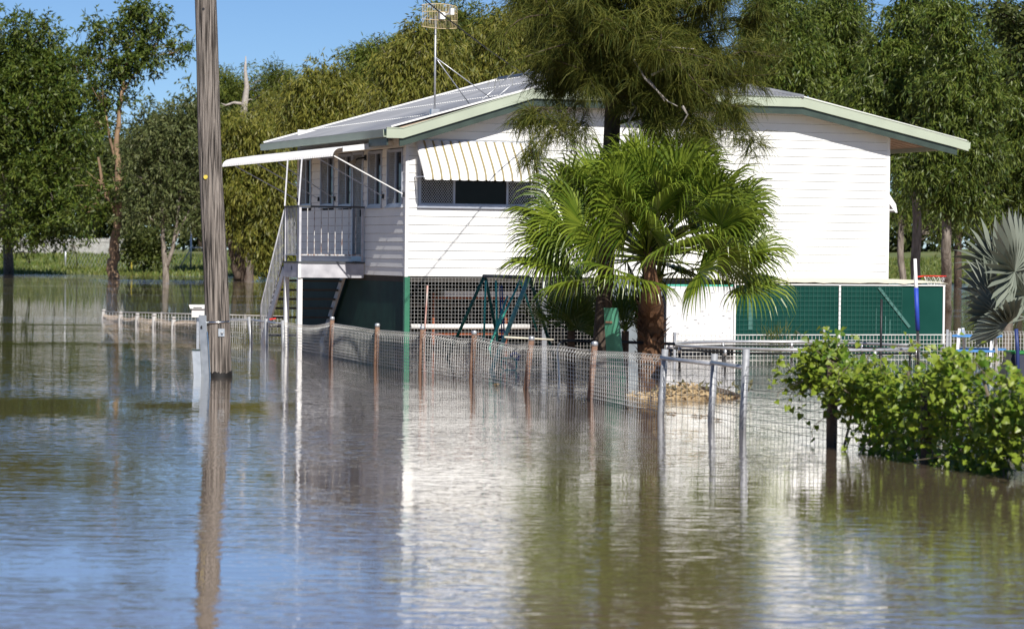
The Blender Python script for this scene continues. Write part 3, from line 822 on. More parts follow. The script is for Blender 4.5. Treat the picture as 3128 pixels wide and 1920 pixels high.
# ------------------------------------------------------------------ front fence
fence = thing("wire_fence", "looped galvanised wire fence with rusty capped posts along the front of the yard", "fence", onwater(1440, 1162))
fo = np.array(fence.location)
FP = []   # (base u,v, top u,v, kind)
raw = [(315, 972, 317, 949, 'pale'), (367, 985, 369, 957, 'pale'), (418, 993, 420, 961, 'pale'), (470, 1003, 472, 963, 'pale'), (529, 1013, 531, 972, 'pale'),
       (605, 1031, 606, 968, 'galv'), (768, 1047, 760, 967, 'galv'), (815, 1055, 813, 973, 'galv'), (866, 1064, 864, 978, 'galv'), (1010, 1092, 1015, 974, 'rust'), (1148, 1118, 1153, 995, 'rust'),
       (1285, 1140, 1291, 1003, 'rust'), (1440, 1162, 1449, 1018, 'rust'), (1606, 1190, 1624, 1036, 'rust'), (1802, 1222, 1817, 1052, 'rust'),
       (2018, 1268, 2032, 1066, 'gate'), (2172, 1284, 2183, 1080, 'gate'), (2268, 1307, 2280, 1066, 'gate'), (2540, 1362, 2542, 1090, 'dark'), (2830, 1408, 2830, 1160, 'dark'), (3160, 1462, 3160, 1160, 'dark')]
DULLG = mat('dull_galvanised_post', (.30, .31, .325), .55, metal=.35, c2=(.44, .45, .47), scale=10)
posts = []
for bu, bv, tu, tv_, kind in raw:
    b = onwater(bu, bv); t = at(tu, tv_, b[1]); posts.append((b, t, kind))
for b, t, kind in posts:
    m, r = {'pale': (PALING, .055), 'galv': (DULLG, .040), 'rust': (RUST, .043), 'gate': (DULLG, .043), 'dark': (BARKD, .06)}[kind]
    d = (t - b); q = b - d / d[2] * .5
    po_ = MB(fo).tube([q, t], r, 12).build("post", m, fence, True)
    if kind in ('rust', 'pale'):
        MB(fo).tube([t - d / d[2] * .02, t + (0, 0, .035), t + (0, 0, .05)], [r + .003, r + .003, r * .5], 12).build("cap", GALV if kind != 'pale' else PALING, po_, True)
def wire(mb, pts, r=.0034):
    mb.tube(pts, r, 3, cap=False)
def fence_panel(p, q, h1, h2, m, sx=.036, sz=.045, seed=0, loop=True, zlow=-.12, name="mesh_panel", r=.0034, lean_=.0):
    g = np.random.default_rng(seed); p = np.array(p, float); q = np.array(q, float); L = np.linalg.norm((q - p)[:2]); d = (q - p) / L; d[2] = 0
    nrm_ = np.array([-d[1], d[0], 0]); n = max(4, int(L / sx)); mb = MB(fo)
    ph = g.uniform(0, 6); am = g.uniform(.01, .03)
    def top(t): return h1 + (h2 - h1) * t + am * math.sin(ph + t * 5) - .02 * math.sin(math.pi * t)
    def bow(t): return .05 * math.sin(math.pi * t) * math.sin(ph) + lean_
    for i in range(n + 1):
        t = i / n; c = p + d * L * t; T = top(t); bo_ = nrm_ * bow(t)
        if loop:
            pts = [c + (0, 0, zlow), c + bo_ * .6 + (0, 0, T - .09), c + bo_ + nrm_ * .055 + d * .01 + (0, 0, T - .045), c + bo_ + nrm_ * .03 + d * .018 + (0, 0, T), c + bo_ - nrm_ * .02 + d * .022 + (0, 0, T - .05)]
        else: pts = [c + (0, 0, zlow), c + bo_ + (0, 0, T)]
        wire(mb, pts, r)
    zz = zlow
    while zz < min(h1, h2) - .03:
        wire(mb, [p + d * L * t + nrm_ * bow(t) * min(1, max(0, zz / .6)) + (0, 0, zz + (top(t) - h1) * max(0, zz) / max(h1, .2)) for t in np.linspace(.004, .996, 7)], r * 1.1)
        zz += sz
    if loop:
        wire(mb, [p + d * L * t + nrm_ * (bow(t) + .03) + (0, 0, top(t)) for t in np.linspace(0, 1, 9)], r * 1.3)
    mb.build(name, m, fence, kind="stuff")
WIRED = mat("aged_dark_wire", (.20, .21, .20), .6, metal=.3, var=.2)
for i in range(len(posts) - 1):
    (b0, t0, k0), (b1, t1, k1) = posts[i], posts[i + 1]
    z0, z1 = t0[2] - .07, t1[2] - .07
    if k0 == 'gate' and k1 == 'gate':
        fence_panel(b0, b1, z0 - .06, z1 - .06 - (.1 if i == 16 else 0), WIRED, .13, .085, i, False)
        MB(fo).tube([b0 + (0, 0, z0 - .04), b1 + (0, 0, z1 - .06 - (.09 if i == 16 else 0))], .028, 8).build("gate_rail", GALV, fence, True)
    elif k0 == 'gate' or k0 == 'dark':
        fence_panel(b0, b1, z0 - .13 if k0 == 'gate' else z0, z1, WIRED, .13, .085, i, True)
    elif k0 == 'galv' and k1 == 'galv':
        fence_panel(b0, b1, z0, z1, WIRE, .12, .10, i, False)
        MB(fo).tube([b0 + (0, 0, z0), b1 + (0, 0, z1)], .022, 8).build("gate_rail", GALV, fence, True)
    elif i == 5:
        fence_panel(b0, b1, z0 - .05, z1 - .05, WIRE, .12, .10, i, False)
    else:
        fence_panel(b0, b1, z0, z1, mat("rust_tinged_wire", (.48, .40, .33), .7, var=.15) if k0 == 'pale' else WIRE, .115, .055, i, True, r=.0038)
lat = MB(fo); q = (posts[7][0] + posts[8][0]) / 2
lat.bar(q + (-.12, -.03, .60), q + (.02, -.03, .62), .03); lat.build("red_latch", RED, fence)

# letterbox on the fence
lb0 = at(605, 968, 65.2)
lb = thing("letterbox", "white metal letterbox with overhanging lid beside the power pole", "letterbox", lb0)
MB().box(-.135, .16, -.14, .16, .0, .20).build("box_body", AWN, lb)
MB().prism([(-.20, .29), (-.165, .20), (.17, .20), (.17, .29)], 'y', -.19, .2).build("lid", AWN, lb)
MB().bar((0, 0, -.9), (0, 0, 0), .06).build("post", GALV, lb)
MB().box(-.09, .11, -.195, -.191, .215, .235).build("slot", BLACK, lb)

# back boundary fence on the left
bf = thing("pipe_rail_fence", "low white pipe rail fence with wire below, nearly submerged behind the power pole", "fence", posts[0][0])
A0 = posts[0][0]; A1 = at(880, 958, 79.0); A1[2] = 0
mb = MB(A0)
MB(A0).tube([A0 + (0, 0, .20), A1 + (0, 0, .20)], .018, 8).build("top_rail", PALING, bf, True)
d = A1 - A0
for t in np.linspace(0, 1, 56): wire(mb, [A0 + d * t + (0, 0, -.2), A0 + d * t + (0, 0, .2)], .006)
for zz in (.02, .10): wire(mb, [A0 + (0, 0, zz), A1 + (0, 0, zz)], .006)
mb.build("wire_mesh", WIRE, bf, kind="stuff")
for t in np.linspace(.1, 1, 5): MB(A0).bar(A0 + d * t + (0, 0, -.5), A0 + d * t + (0, 0, .23), .05).build("post", PALING, bf)

# fence right of the pen
rfn = thing("yard_mesh_fence", "grey wire mesh fence running right from the green pen", "fence", at(2890, 1092, 57.8) * (1, 1, 0))
R0 = at(2885, 1092, 57.8); R0[2] = 0; R1 = at(3300, 1095, 58.6); R1[2] = 0
mb = MB(rfn.location); d = R1 - R0
for t in np.linspace(0, 1, 46): wire(mb, [R0 + d * t + (0, 0, -.2), R0 + d * t + (0, 0, .46), R0 + d * t + (0, .12, .54)], .005)
for zz in (.03, .12, .21, .30, .38, .46): wire(mb, [R0 + (0, 0, zz), R1 + (0, 0, zz)], .005)
for zz in (.49, .54): wire(mb, [R0 + (0, .06 if zz < .5 else .12, zz), R1 + (0, .06 if zz < .5 else .12, zz)], .005)
mb.build("wire_mesh", WIRE, rfn, kind="stuff")
for t in (0.02, .34, .66, 1): MB(rfn.location).bar(R0 + d * t + (0, .03, -.5), R0 + d * t + (0, .03, .58), .05).build("post", GALV, rfn)

# cream pole lying across the fence
c0, c1 = at(1541, 1029, 42.6), at(1690, 1037, 43.1)
cp = MB(c0).tube([c0, c1], .014, 8).build("cream_pole", CREAM, smooth=True); cp.location = c0
tag(cp, "thin cream pole resting across the front fence beside a rusty post", "pole")

# ------------------------------------------------------------------ swing set
P1, P2 = at(1478, 846, 53.5), at(1614, 850, 50.2)
sg = thing("swing_set", "old green metal swing set with splayed tube legs behind the front fence", "swing set", (float((P1[0] + P2[0]) / 2), 51.5, 0))
o3 = np.array(sg.location)
def gl(u, v, d): return at(u, v, d)
MB(o3).tube([P1 + (0, 0, .02), P2 + (0, 0, .02)], .035, 10).build("top_beam", DECKM, sg, True)
def leg(p, u, v, dd, m, r=.032):
    e = onwater(u, v) if dd is None else at(u, v, dd); dr_ = e - p; e2 = p + dr_ * ((p[2] + .4) / (p[2] - e[2]))
    MB(o3).tube([p, e2], r, 10).build("leg", m, sg, True)
leg(P2, 1501, 1133, 49.0, PALEGRN, .042); leg(P2 + (.03, .05, 0), 1690, 1085, 52.0, DKGRN); leg(P1, 1370, 1085, 54.2, DKGRN); leg(P1 + (.03, .05, 0), 1530, 1085, 55.0, DKGRN)
for us in (((1589, 856, 50.6), (1501, 1042, 49.4), (1495, 1066, 49.4), (1503, 1092, 49.4)), ((1550, 905, 51.2), (1515, 1005, 50.6), (1500, 1045, 50.4)),
           ((1484, 857, 53.2), (1478, 1040, 53.0)), ((1515, 857, 52.6), (1518, 1045, 52.4)), ((1590, 856, 50.8), (1625, 960, 51.2), (1640, 1010, 51.3))):
    MB(o3).tube([gl(*a) for a in us], .02, 8).build("hanging_bar", MINT, sg, True)
rect = [(1531, 1097), (1545, 1092), (1568, 1093), (1577, 1102), (1579, 1122), (1572, 1131), (1540, 1130), (1530, 1120)]
bsk = MB(o3).tube([at(u, v, 49.2) for u, v in rect], .018, 8, closed=True).build("seat_hoop", MINT, sg, True)
MB(o3).tube([at(1546, 1093, 49.2), at(1548, 1130, 49.2)], .015, 8).build("hoop_bar", MINT, bsk)
MB(o3).bar(at(1533, 1105, 49.4), at(1545, 1112, 49.4), .03, .08).build("pink_strap", mat("pink_vinyl", (.55, .28, .26), .6), bsk)
MB(o3).bar(at(1552, 1108, 49.4), at(1570, 1126, 49.4), .03, .06).build("pink_strap", MATS["pink_vinyl"], bsk)
MB(o3).tube([at(1558, 1085, 50.2), at(1575, 1078, 50.2), at(1586, 1086, 50.3), at(1580, 1098, 50.2)], .03, 8).build("blue_seat", BLUEF, sg, True)
for u in (1526, 1533): MB(o3).tube([at(u, 870, 52), at(u + 8, 1040, 51.8)], .014, 6).build("blue_rope", mat("blue_rope", (.03, .07, .22), .7), sg)

# leaning plank
gb, gt = at(1884, 1154, 45.8), at(1866, 940, 45.6)
pl = thing("green_beam", "faded green box beam leaning beside the dark tree trunk", "beam", gb)
d_ = (gt - gb); b0 = gb - d_ * .35
mb = MB(gb)
a_ = np.array([.97, -.22, 0]) * .105; b_ = np.array([.22, .97, 0]) * .08
def ring4(c, taper): return [c - a_ * taper - b_, c + a_ * .25 * taper - b_ * 1.45, c + a_ * taper - b_ * .6, c + a_ * taper + b_, c - a_ * taper + b_]
vs = ring4(b0, 1.45) + ring4(gt, 1.0)
mb.add(vs, [(0, 1, 6, 5), (1, 2, 7, 6), (2, 3, 8, 7), (3, 4, 9, 8), (4, 0, 5, 9), (5, 6, 7, 8, 9), (4, 3, 2, 1, 0)])
bmo = mb.build("beam_body", PLANKGRN, pl)
rq = gt + (gb - gt) * .2
MB(gb).bar(rq - a_ * .85 - b_ * 1.24, rq + a_ * .25 - b_ * 1.5, .02, .03).build("rust_patch", RUST, pl)

# pipe hoop rail
pr_ = thing("pipe_rail", "black bent pipe rail with a silver end beside the leaning green beam", "pipe", onwater(1704, 1154))
o4 = np.array(pr_.location)
MB(o4).tube([at(1712, 1045, 46.3), at(1730, 1040, 46.5), at(1900, 1044, 47.2), at(2060, 1050, 47.8)], .027, 10).build("black_bar", BLACK, pr_, True)
MB(o4).tube([at(1709, 1154, 46.0) - (0, 0, .3), at(1709, 1154, 46.0), at(1703, 1072, 46.1), at(1706, 1052, 46.2), at(1716, 1043, 46.35)], .014, 8).build("end_pipe", GALV, pr_, True)

# ------------------------------------------------------------------ trampoline
tcx = at(2432, 1062, 53.2)
tr = thing("trampoline", "large round trampoline frame with silver rim sitting just above the water", "trampoline", (tcx[0], 53.2, 0))
o5 = np.array(tr.location); RT = 2.35; ZT = .36
def tp(a, r=RT, z=ZT): return np.array([tcx[0] + r * math.cos(a), 53.2 + r * math.sin(a), z])
MB(o5).tube([tp(a) for a in np.linspace(0, 2 * math.pi, 64, endpoint=False)], .032, 10, closed=True).build("rim", GALV, tr, True)
for k in range(10):
    a = k * 2 * math.pi / 10 + .25
    MB(o5).tube([tp(a, RT, -.4), tp(a, RT, ZT - .03)], .022, 8).build("leg", BLACK, tr, True)
    MB(o5).tube([tp(a, RT, ZT - .14), tp(a, RT, ZT - .02)], .032, 8).build("sleeve", GALV, tr, True)
MB(o5).tube([tp(a, RT - .01, ZT - .075) for a in np.linspace(0, 2 * math.pi, 64, endpoint=False)], .018, 8, closed=True).build('padded_rail', BLACK, tr, True)
bp = at(2808, 1132, 51.0); bp[2] = 0; bt = at(2795, 790, 51.0)
e = thing("net_pole", "trampoline net pole wrapped in blue foam with a white bent top", "pole", bp)
d = bt - bp
MB(bp).tube([bp - (0, 0, .4), bp + d * .38], .026, 10).build("black_tube", BLACK, e, True)
MB(bp).tube([bp + d * .36, bp + d * .74], .042, 12).build("blue_foam_sleeve", BLUEF, e, True)
MB(bp).tube([bp + d * .73, bp + d * .76, bt], [.042, .034, .030], 12).build("white_top", AWN, e, True)
bp = at(2690, 1108, 54.2); bp[2] = 0; bt = at(2693, 913, 54.2)
e = thing("bare_net_pole", "bare thin black trampoline net pole standing before the green pen", "pole", bp)
MB(bp).tube([bp - (0, 0, .4), bt], .024, 10).build("tube", BLACK, e, True)
MB(bp).tube([bp - (0, 0, .4), bp + (0, 0, .3)], .034, 10).build("sleeve", BLACK, e, True)

# basketball hoop
hc = at(2856, 843, 60.0)
hp = thing("basketball_hoop", "red basketball hoop with a torn net above the green pen", "hoop", hc)
MB().tube([(.24 * math.cos(a), .24 * math.sin(a), 0) for a in np.linspace(0, 2 * math.pi, 28, endpoint=False)], .014, 8, closed=True).build("rim", RED, hp, True)
MB().bar((-.24, 0, 0), (-.40, .05, -.02), .05, .03).build("bracket", RED, hp)
nt = MB()
for k in range(12):
    a = k * math.pi / 6
    for s_ in (1, -1): wire(nt, [(.235 * math.cos(a), .235 * math.sin(a), -.01), (.19 * math.cos(a + s_ * .26), .19 * math.sin(a + s_ * .26), -.11), (.14 * math.cos(a), .14 * math.sin(a), -.2)], .005)
nt.build("net", WIREW, hp, kind="stuff")
MB().bar((-.42, .06, .02), (-.42, .06, -hc[2] - .4), .06).build("post", GALV, hp)

# picnic table
pc = at(2985, 1092, 55.5); pc[2] = 0
pt_ = thing("picnic_table", "small white framed picnic table with blue planks under the silver palm", "table", pc, -.35)
MB().box(-.45, .45, -.3, .3, .50, .54).build("table_top", BLUEP, pt_)
for s_ in (-1, 1):
    MB().box(-.45, .45, s_ * .62 - .12, s_ * .62 + .12, .22, .26).build("bench", BLUEP, pt_)
    for t in (-1, 1): MB().bar((s_ * .33, t * .18, .66 if s_ < 0 else .499), (s_ * .33, t * .62, -.4), .05).build("leg", TRIM, pt_)
# navy box
nb = at(3118, 1146, 48.5); nb[2] = 0
nv_ = thing("navy_crate", "navy tapered box with a green rim at the right edge behind the vine", "box", nb)
MB().add([(-.42, -.35, -.4), (.6, -.35, -.4), (.6, .5, -.4), (-.42, .5, -.4), (-.20, -.25, .42), (.6, -.25, .42), (.6, .45, .42), (-.2, .45, .42)],
         [(3, 2, 1, 0), (4, 5, 6, 7), (0, 1, 5, 4), (1, 2, 6, 5), (2, 3, 7, 6), (3, 0, 4, 7)]).build("body", NAVY, nv_)
MB().box(-.22, .62, -.27, .47, .422, .46).build("rim", mat("green_rim", (.03, .22, .05), .5), nv_)
MB().tube([(-.12, -.4, -.3), (-.14, -.42, .5), (-.17, -.42, .86)], .035, 10).build("blue_handle", mat("navy_blue_tube", (.02, .04, .16), .5), nv_, True)

# ------------------------------------------------------------------ floating debris
db = onwater(2095, 1212)
dbo = thing("debris_raft", "raft of floating tan wood chips and leaf litter behind the gate", "debris", db)
g = np.random.default_rng(3); N = 1500
x = g.normal(-.02, .36, N).clip(-.8, .75); y = g.normal(0, .28, N); hh = np.clip(.22 * np.exp(-((x + .05) / .5) ** 2) * np.exp(-(y / .4) ** 2), .0, 1)
zc = g.uniform(-.02, 1, N) * hh
c = np.stack([x, y, zc], 1); dd = nrm(g.normal(size=(N, 3)) * (1, 1, .5))
quads_obj("chips", leaf_quads(c, dd, g.uniform(.03, .10, N), g.uniform(.02, .05, N), g, .5), CHIP, dbo, "stuff")
hv = []; k = 28
for j in range(6):
    for i in range(k):
        a = 2 * math.pi * i / k; f = j / 5; hv.append((.72 * (1 - f) * math.cos(a) * (1 + .15 * math.sin(a * 5)), .42 * (1 - f) * math.sin(a), -.02 + .17 * math.sin(f * 1.4) + .02 * random.random()))
MB().add(hv, [(j * k + i, j * k + (i + 1) % k, (j + 1) * k + (i + 1) % k, (j + 1) * k + i) for j in range(5) for i in range(k)]).build("litter_mound", CHIP, dbo)
MB().tube([(.22, -.1, .12), (.5, -.05, .10), (.85, .05, .0)], [.05, .045, .03], 8).build("dark_log", BARKD, dbo, True)
N = 120; c = np.stack([g.uniform(-.5, .95, N), g.uniform(-.3, .3, N), g.uniform(.02, .2, N)], 1)
quads_obj("leaf_litter", leaf_quads(c, nrm(g.normal(size=(N, 3)) + (0, 0, .6)), g.uniform(.06, .13, N), g.uniform(.03, .06, N), g), leafmat("dry_leaf", (.14, .14, .06), (.30, .27, .15)), dbo, "stuff")
for i, (u, v, w) in enumerate(((2050, 1264, .16), (2140, 1272, .22), (1950, 1248, .34), (2190, 1284, .12), (1518, 1176, .12))):
    p = onwater(u, v); mb = MB(); N = 22
    for j in range(N):
        a = random.uniform(0, 6.3); rr = random.random() ** .5; x0, y0 = w * .5 * rr * math.cos(a), w * .5 * rr * math.sin(a); s_ = random.uniform(.02, .05)
        th = random.uniform(0, 3); zz = random.uniform(.006, .02)
        mb.add([(x0 - s_ * math.cos(th), y0 - s_ * math.sin(th), zz), (x0 + s_ * .5 * math.sin(th), y0 - s_ * .5 * math.cos(th), zz + .01), (x0 + s_ * math.cos(th), y0 + s_ * math.sin(th), zz), (x0 - s_ * .5 * math.sin(th), y0 + s_ * .5 * math.cos(th), zz + .005)], [(0, 1, 2, 3)])
    o = mb.build("floating_litter", CHIP); o.location = p
    tag(o, ["small tan litter patch floating right of the first gate post", "tan litter patch floating just left of the middle gate post", "long tan litter patch floating at the fence left of the gate",
            "tiny tan litter patch floating right of the middle gate post", "tiny tan litter patch floating below the swing set fence"][i], "litter", "floating litter patches")

# ------------------------------------------------------------------ trees
def limb_pts(p, q, g, n=6, bend=.12, lift=.0):
    p, q = np.array(p, float), np.array(q, float); L = np.linalg.norm(q - p); j = g.normal(size=3) * L * bend
    return [p * (1 - t) + q * t + j * math.sin(math.pi * t) + np.array([0, 0, lift * L * math.sin(math.pi * t)]) for t in np.linspace(0, 1, n)]
def make_tree(name, label, base, blobs, stems, leafm, barkm, nclump, per, L, Wd, droop, crad, seed, nlimb=26, group=None, cat="tree", limbr=.05, flat=.75):
    """blobs: world ellipsoids (centre, radii). stems: polylines [(point, radius), ...]"""
    g = np.random.default_rng(seed); base = np.array(base, float)
    t = thing(name, label, cat, base, 0, group)
    bl = [(np.array(c, float), np.array(r, float)) for c, r in blobs]
    wts = np.array([np.prod(r) ** .75 for c, r in bl]); wts /= wts.sum()
    idx = g.choice(len(bl), nclump, p=wts)
    u = nrm(g.normal(size=(nclump, 3))) * (g.uniform(0, 1, (nclump, 1)) ** .42) * np.clip(g.lognormal(0, .22, (nclump, 1)), .6, 1.45)
    C = np.array([bl[i][0] for i in idx]) + u * np.array([bl[i][1] for i in idx])
    rc = crad * np.clip(g.lognormal(-.1, .42, nclump), .35, 1.7)
    cnt = (per * (rc / crad) ** 2 * g.uniform(.5, 1.4, nclump)).astype(int) + 4
    nl = 9                                            # leaves per sprig
    k = np.repeat(np.arange(nclump), np.maximum(cnt // nl, 1)); n = len(k)
    ax = nrm(g.normal(size=(nclump, 3)) * np.array([1, 1, .6]) + np.array([0, 0, .25]))     # long axis of each clump
    uu = nrm(g.normal(size=(n, 3))); rr = g.uniform(0, 1, (n, 1)) ** .5
    off = uu * rr * rc[k][:, None]
    off = off * .78 + ax[k] * (off * ax[k]).sum(1, keepdims=True) * .75
    pos = C[k] + off * np.array([1, 1, flat])
    sd = nrm(uu * .8 + g.normal(size=(n, 3)) * .4 - np.array([0, 0, droop * .55]))
    sl = (rc[k] * g.uniform(.45, .95, n))[:, None]
    kk = np.repeat(np.arange(n), nl); tt = np.tile(np.linspace(0, 1, nl), n)[:, None]; m_ = len(kk)
    pos = pos[kk] + sd[kk] * sl[kk] * tt - np.array([0, 0, 1]) * (sl[kk] * tt ** 2 * .35 * (.4 + droop)) + g.normal(size=(m_, 3)) * L * .22
    d = nrm(sd[kk] * .7 + g.normal(size=(m_, 3)) * .55 - np.array([0, 0, droop]))
    V = leaf_quads(pos - base, d, L * g.uniform(.6, 1.3, m_), Wd * g.uniform(.7, 1.3, m_), g)
    cr = quads_obj("crown", V, leafm, t)
    mb = MB(base); SP = []
    for st in stems:
        P_ = [np.array(p, float) for p, r in st]; R_ = [r for p, r in st]
        # refine
        PP = []; RR = []
        for a in range(len(P_) - 1):
            for f in np.linspace(0, 1, 5)[:-1]: PP.append(P_[a] * (1 - f) + P_[a + 1] * f + g.normal(size=3) * R_[a] * .18); RR.append(R_[a] * (1 - f) + R_[a + 1] * f)
        PP.append(P_[-1]); RR.append(R_[-1]); mb.tube(PP, RR, 9)
        SP += [(p, r) for p, r in zip(PP, RR)]
    mb.build("trunk", barkm, t, True)
    lm = MB(base); sp = np.array([p for p, r in SP])
    for i in g.choice(nclump, min(nlimb, nclump), replace=False):
        q = C[i]; dist = np.linalg.norm(sp - (q - (0, 0, .35 * crad * 3)), axis=1) + np.where(sp[:, 2] > q[2], 3., 0); j = int(np.argmin(dist))
        p, r = SP[j]; r0 = min(r * .6, limbr); lm.tube(limb_pts(p, q, g, 6, .10, .08), list(np.linspace(r0, r0 * .2, 6)), 5)
        for _ in range(2):
            q2 = q + nrm(g.normal(size=3)) * crad * 1.2; lm.tube(limb_pts(p * .4 + q * .6, q2, g, 4, .1), [r0 * .45, r0 * .35, r0 * .25, r0 * .12], 4)
    lm.build("limbs", barkm, t, True, kind="stuff")
    return t
def pxb(lst, d, depthf=.8):
    return [(at(u, v, d + dz), (ru * d / F, max(ru, rv) * depthf * d / F, rv * d / F)) for (u, v, ru, rv, *z) in lst for dz in [z[0] if z else 0]]
LF_DARK = leafmat("dark_gum_leaf", (.032, .066, .007), (.120, .150, .022), .22)
LF_MID = leafmat("mid_gum_leaf", (.050, .088, .010), (.165, .185, .030), .22)
LF_OLIVE = leafmat("olive_paperbark_leaf", (.075, .098, .012), (.235, .22, .040), .28)
LF_GREY = leafmat("dull_green_leaf", (.06, .085, .025), (.15, .165, .06), .3)
LF_EUC = leafmat("eucalypt_leaf", (.036, .074, .009), (.150, .182, .030), .22, .45)
LF_SHADE = leafmat("deep_green_shade_leaf", (.03, .05, .009), (.09, .105, .022), .25)  # deep green darkened, shade on overhung and rear crowns put into the colour

def bank_pt(u, d):
    p = at(u, 800, d); p[2] = float(bank_z(np.array(p[0]), np.array(p[1]))); return p

# left: big tree
d = 204
b = onwater(20, 843); b = bank_pt(25, 214)
make_tree("gum_tree", "huge dense dark green tree filling the left edge", b,
          pxb([(100, 110, 95, 80), (60, 210, 150, 120), (170, 230, 120, 110), (50, 350, 170, 130), (190, 360, 130, 120), (200, 480, 80, 100), (60, 500, 140, 110), (205, 300, 70, 70), (130, 620, 130, 80), (60, 690, 110, 60), (140, 700, 60, 70), (215, 610, 60, 70), (-60, 300, 150, 250)], d),
          [[(b - (0, 0, .5), .42), (at(15, 600, 210), .34), (at(35, 430, 208), .26), (at(70, 250, 206), .14), (at(95, 120, 204), .05)], [(at(20, 560, 209), .2), (at(150, 420, 206), .1), (at(200, 300, 205), .05)]],
          LF_DARK, BARKG, 620, 105, .42, .13, .25, 1.0, 101, 60, limbr=.10)
# tree 2 with the tall ochre trunk
b = onwater(345, 852); d = 187
make_tree("gum_tree", "tall open gum tree with dark trunk and ochre upper bark, left of the power pole", b,
          pxb([(290, 105, 50, 48), (345, 110, 60, 50), (425, 45, 50, 40), (500, 85, 60, 55), (545, 140, 32, 42), (430, 120, 60, 45), (300, 185, 60, 60), (370, 210, 65, 55), (460, 180, 50, 28), (485, 215, 22, 16), (300, 290, 50, 45), (360, 290, 40, 35), (420, 290, 22, 28), (300, 370, 40, 40), (260, 560, 55, 45), (310, 610, 50, 50), (380, 560, 40, 50), (360, 690, 40, 40), (270, 660, 40, 40)], d, .9),
          [[(b - (0, 0, .5), .42), (at(347, 800, d), .38), (at(352, 735, d), .33), (at(362, 560, d), .22), (at(355, 440, d), .18), (at(365, 330, d), .15), (at(378, 250, d), .10), (at(400, 150, d), .05)],
           [(at(358, 660, d), .15), (at(318, 585, d), .13), (at(300, 480, d), .07)], [(at(352, 480, d), .11), (at(335, 420, d), .08), (at(320, 330, d), .05)], [(at(372, 290, d), .09), (at(430, 190, d), .06), (at(500, 110, d), .03)]],
          LF_DARK, BARKO, 230, 62, .38, .115, .35, .6, 102, 60, limbr=.08)
# tree 3, slender multi-stem
b = onwater(508, 857); d = 181
make_tree("gum_tree", "slender forked gum tree with dull green leaves just left of the power pole", b,
          pxb([(470, 400, 70, 45), (540, 380, 60, 50), (600, 330, 40, 45), (430, 470, 60, 60), (510, 470, 70, 55), (590, 450, 45, 70), (460, 560, 70, 60), (560, 560, 60, 60), (615, 560, 35, 70), (430, 640, 45, 45), (600, 660, 35, 40), (500, 640, 55, 35)], d),
          [[(b - (0, 0, .5), .24), (at(506, 810, d), .2), (at(498, 730, d), .13), (at(495, 600, d), .10), (at(482, 470, d), .06), (at(470, 400, d), .03)], [(at(510, 815, d), .15), (at(530, 745, d), .12), (at(545, 640, d), .09), (at(560, 500, d), .05), (at(580, 420, d), .03)], [(at(530, 740, d), .07), (at(580, 640, d), .05), (at(610, 560, d), .03)]],
          LF_GREY, BARKG, 300, 60, .34, .10, .45, .72, 103, 40, limbr=.06)
# low dark shrub by tree 3
b = bank_pt(440, 226); d = 222
make_tree("bank_shrub", "low dark shrub on the far bank between the gum trunks", b, pxb([(440, 735, 45, 45), (470, 770, 35, 30), (410, 760, 30, 35)], d), [[(b, .1), (at(440, 740, d), .05)]], LF_SHADE, BARKD, 70, 60, .4, .16, .1, .7, 104, 6, cat="shrub")
b = bank_pt(235, 226)
make_tree("dry_shrub", "small leafless brown shrub on the far bank at left", b, pxb([(225, 745, 25, 20)], 224), [[(b, .06), (at(235, 790, 225), .04), (at(225, 750, 224), .02)]], LF_GREY, BARKG, 14, 6, .3, .1, .1, .6, 105, 14, cat="shrub", limbr=.03)
# background row behind the left bank
row = [(60, 318, [(60, 560, 130, 160), (-40, 480, 120, 200)]), (300, 322, [(290, 520, 110, 150), (330, 640, 90, 80)]), (470, 312, [(470, 470, 100, 130), (440, 610, 100, 110), (520, 400, 60, 60)]), (610, 318, [(610, 480, 80, 150), (600, 640, 80, 100), (640, 330, 45, 70)])]
lab = ["dark tree far behind the left bank, partly hidden by the huge tree", "dark tree far behind the left bank, behind the ochre trunk", "dark tree far behind the left bank, behind the forked gum", "dark tree far behind the bank, just beside the power pole"]
for i, (u, d, bl) in enumerate(row):
    b = bank_pt(u, d)
    make_tree("background_tree", lab[i], b, pxb(bl, d), [[(b - (0, 0, .3), .35), (at(u + 5, bl[0][1], d), .15)]], LF_SHADE if i % 2 else LF_GREY, BARKD, 190, 60, .7, .24, .2, 1.5, 120 + i, 14, "trees far behind the bank", limbr=.12)
# paperbark left of house
b = onwater(735, 858); d = 183
make_tree("paperbark_tree", "drooping olive paperbark tree between the power pole and the white awning", b,
          pxb([(730, 400, 75, 60), (800, 420, 70, 55), (700, 480, 45, 60), (770, 500, 70, 60), (830, 520, 45, 60), (740, 590, 70, 60), (810, 610, 55, 60), (850, 640, 30, 60), (700, 640, 35, 50), (790, 690, 55, 50), (835, 740, 35, 50), (840, 800, 25, 35)], d),
          [[(b - (0, 0, .5), .36), (at(733, 790, d), .30), (at(745, 700, d), .22), (at(770, 560, d), .14), (at(790, 430, d), .06)], [(at(728, 850, d), .25), (at(712, 800, d), .22), (at(700, 700, d), .16), (at(705, 560, d), .09), (at(720, 430, d), .05)], [(at(735, 790, d), .18), (at(790, 700, d), .10), (at(830, 640, d), .05)]],
          LF_OLIVE, BARKD, 620, 80, .46, .09, 1.1, .72, 130, 40, limbr=.07)
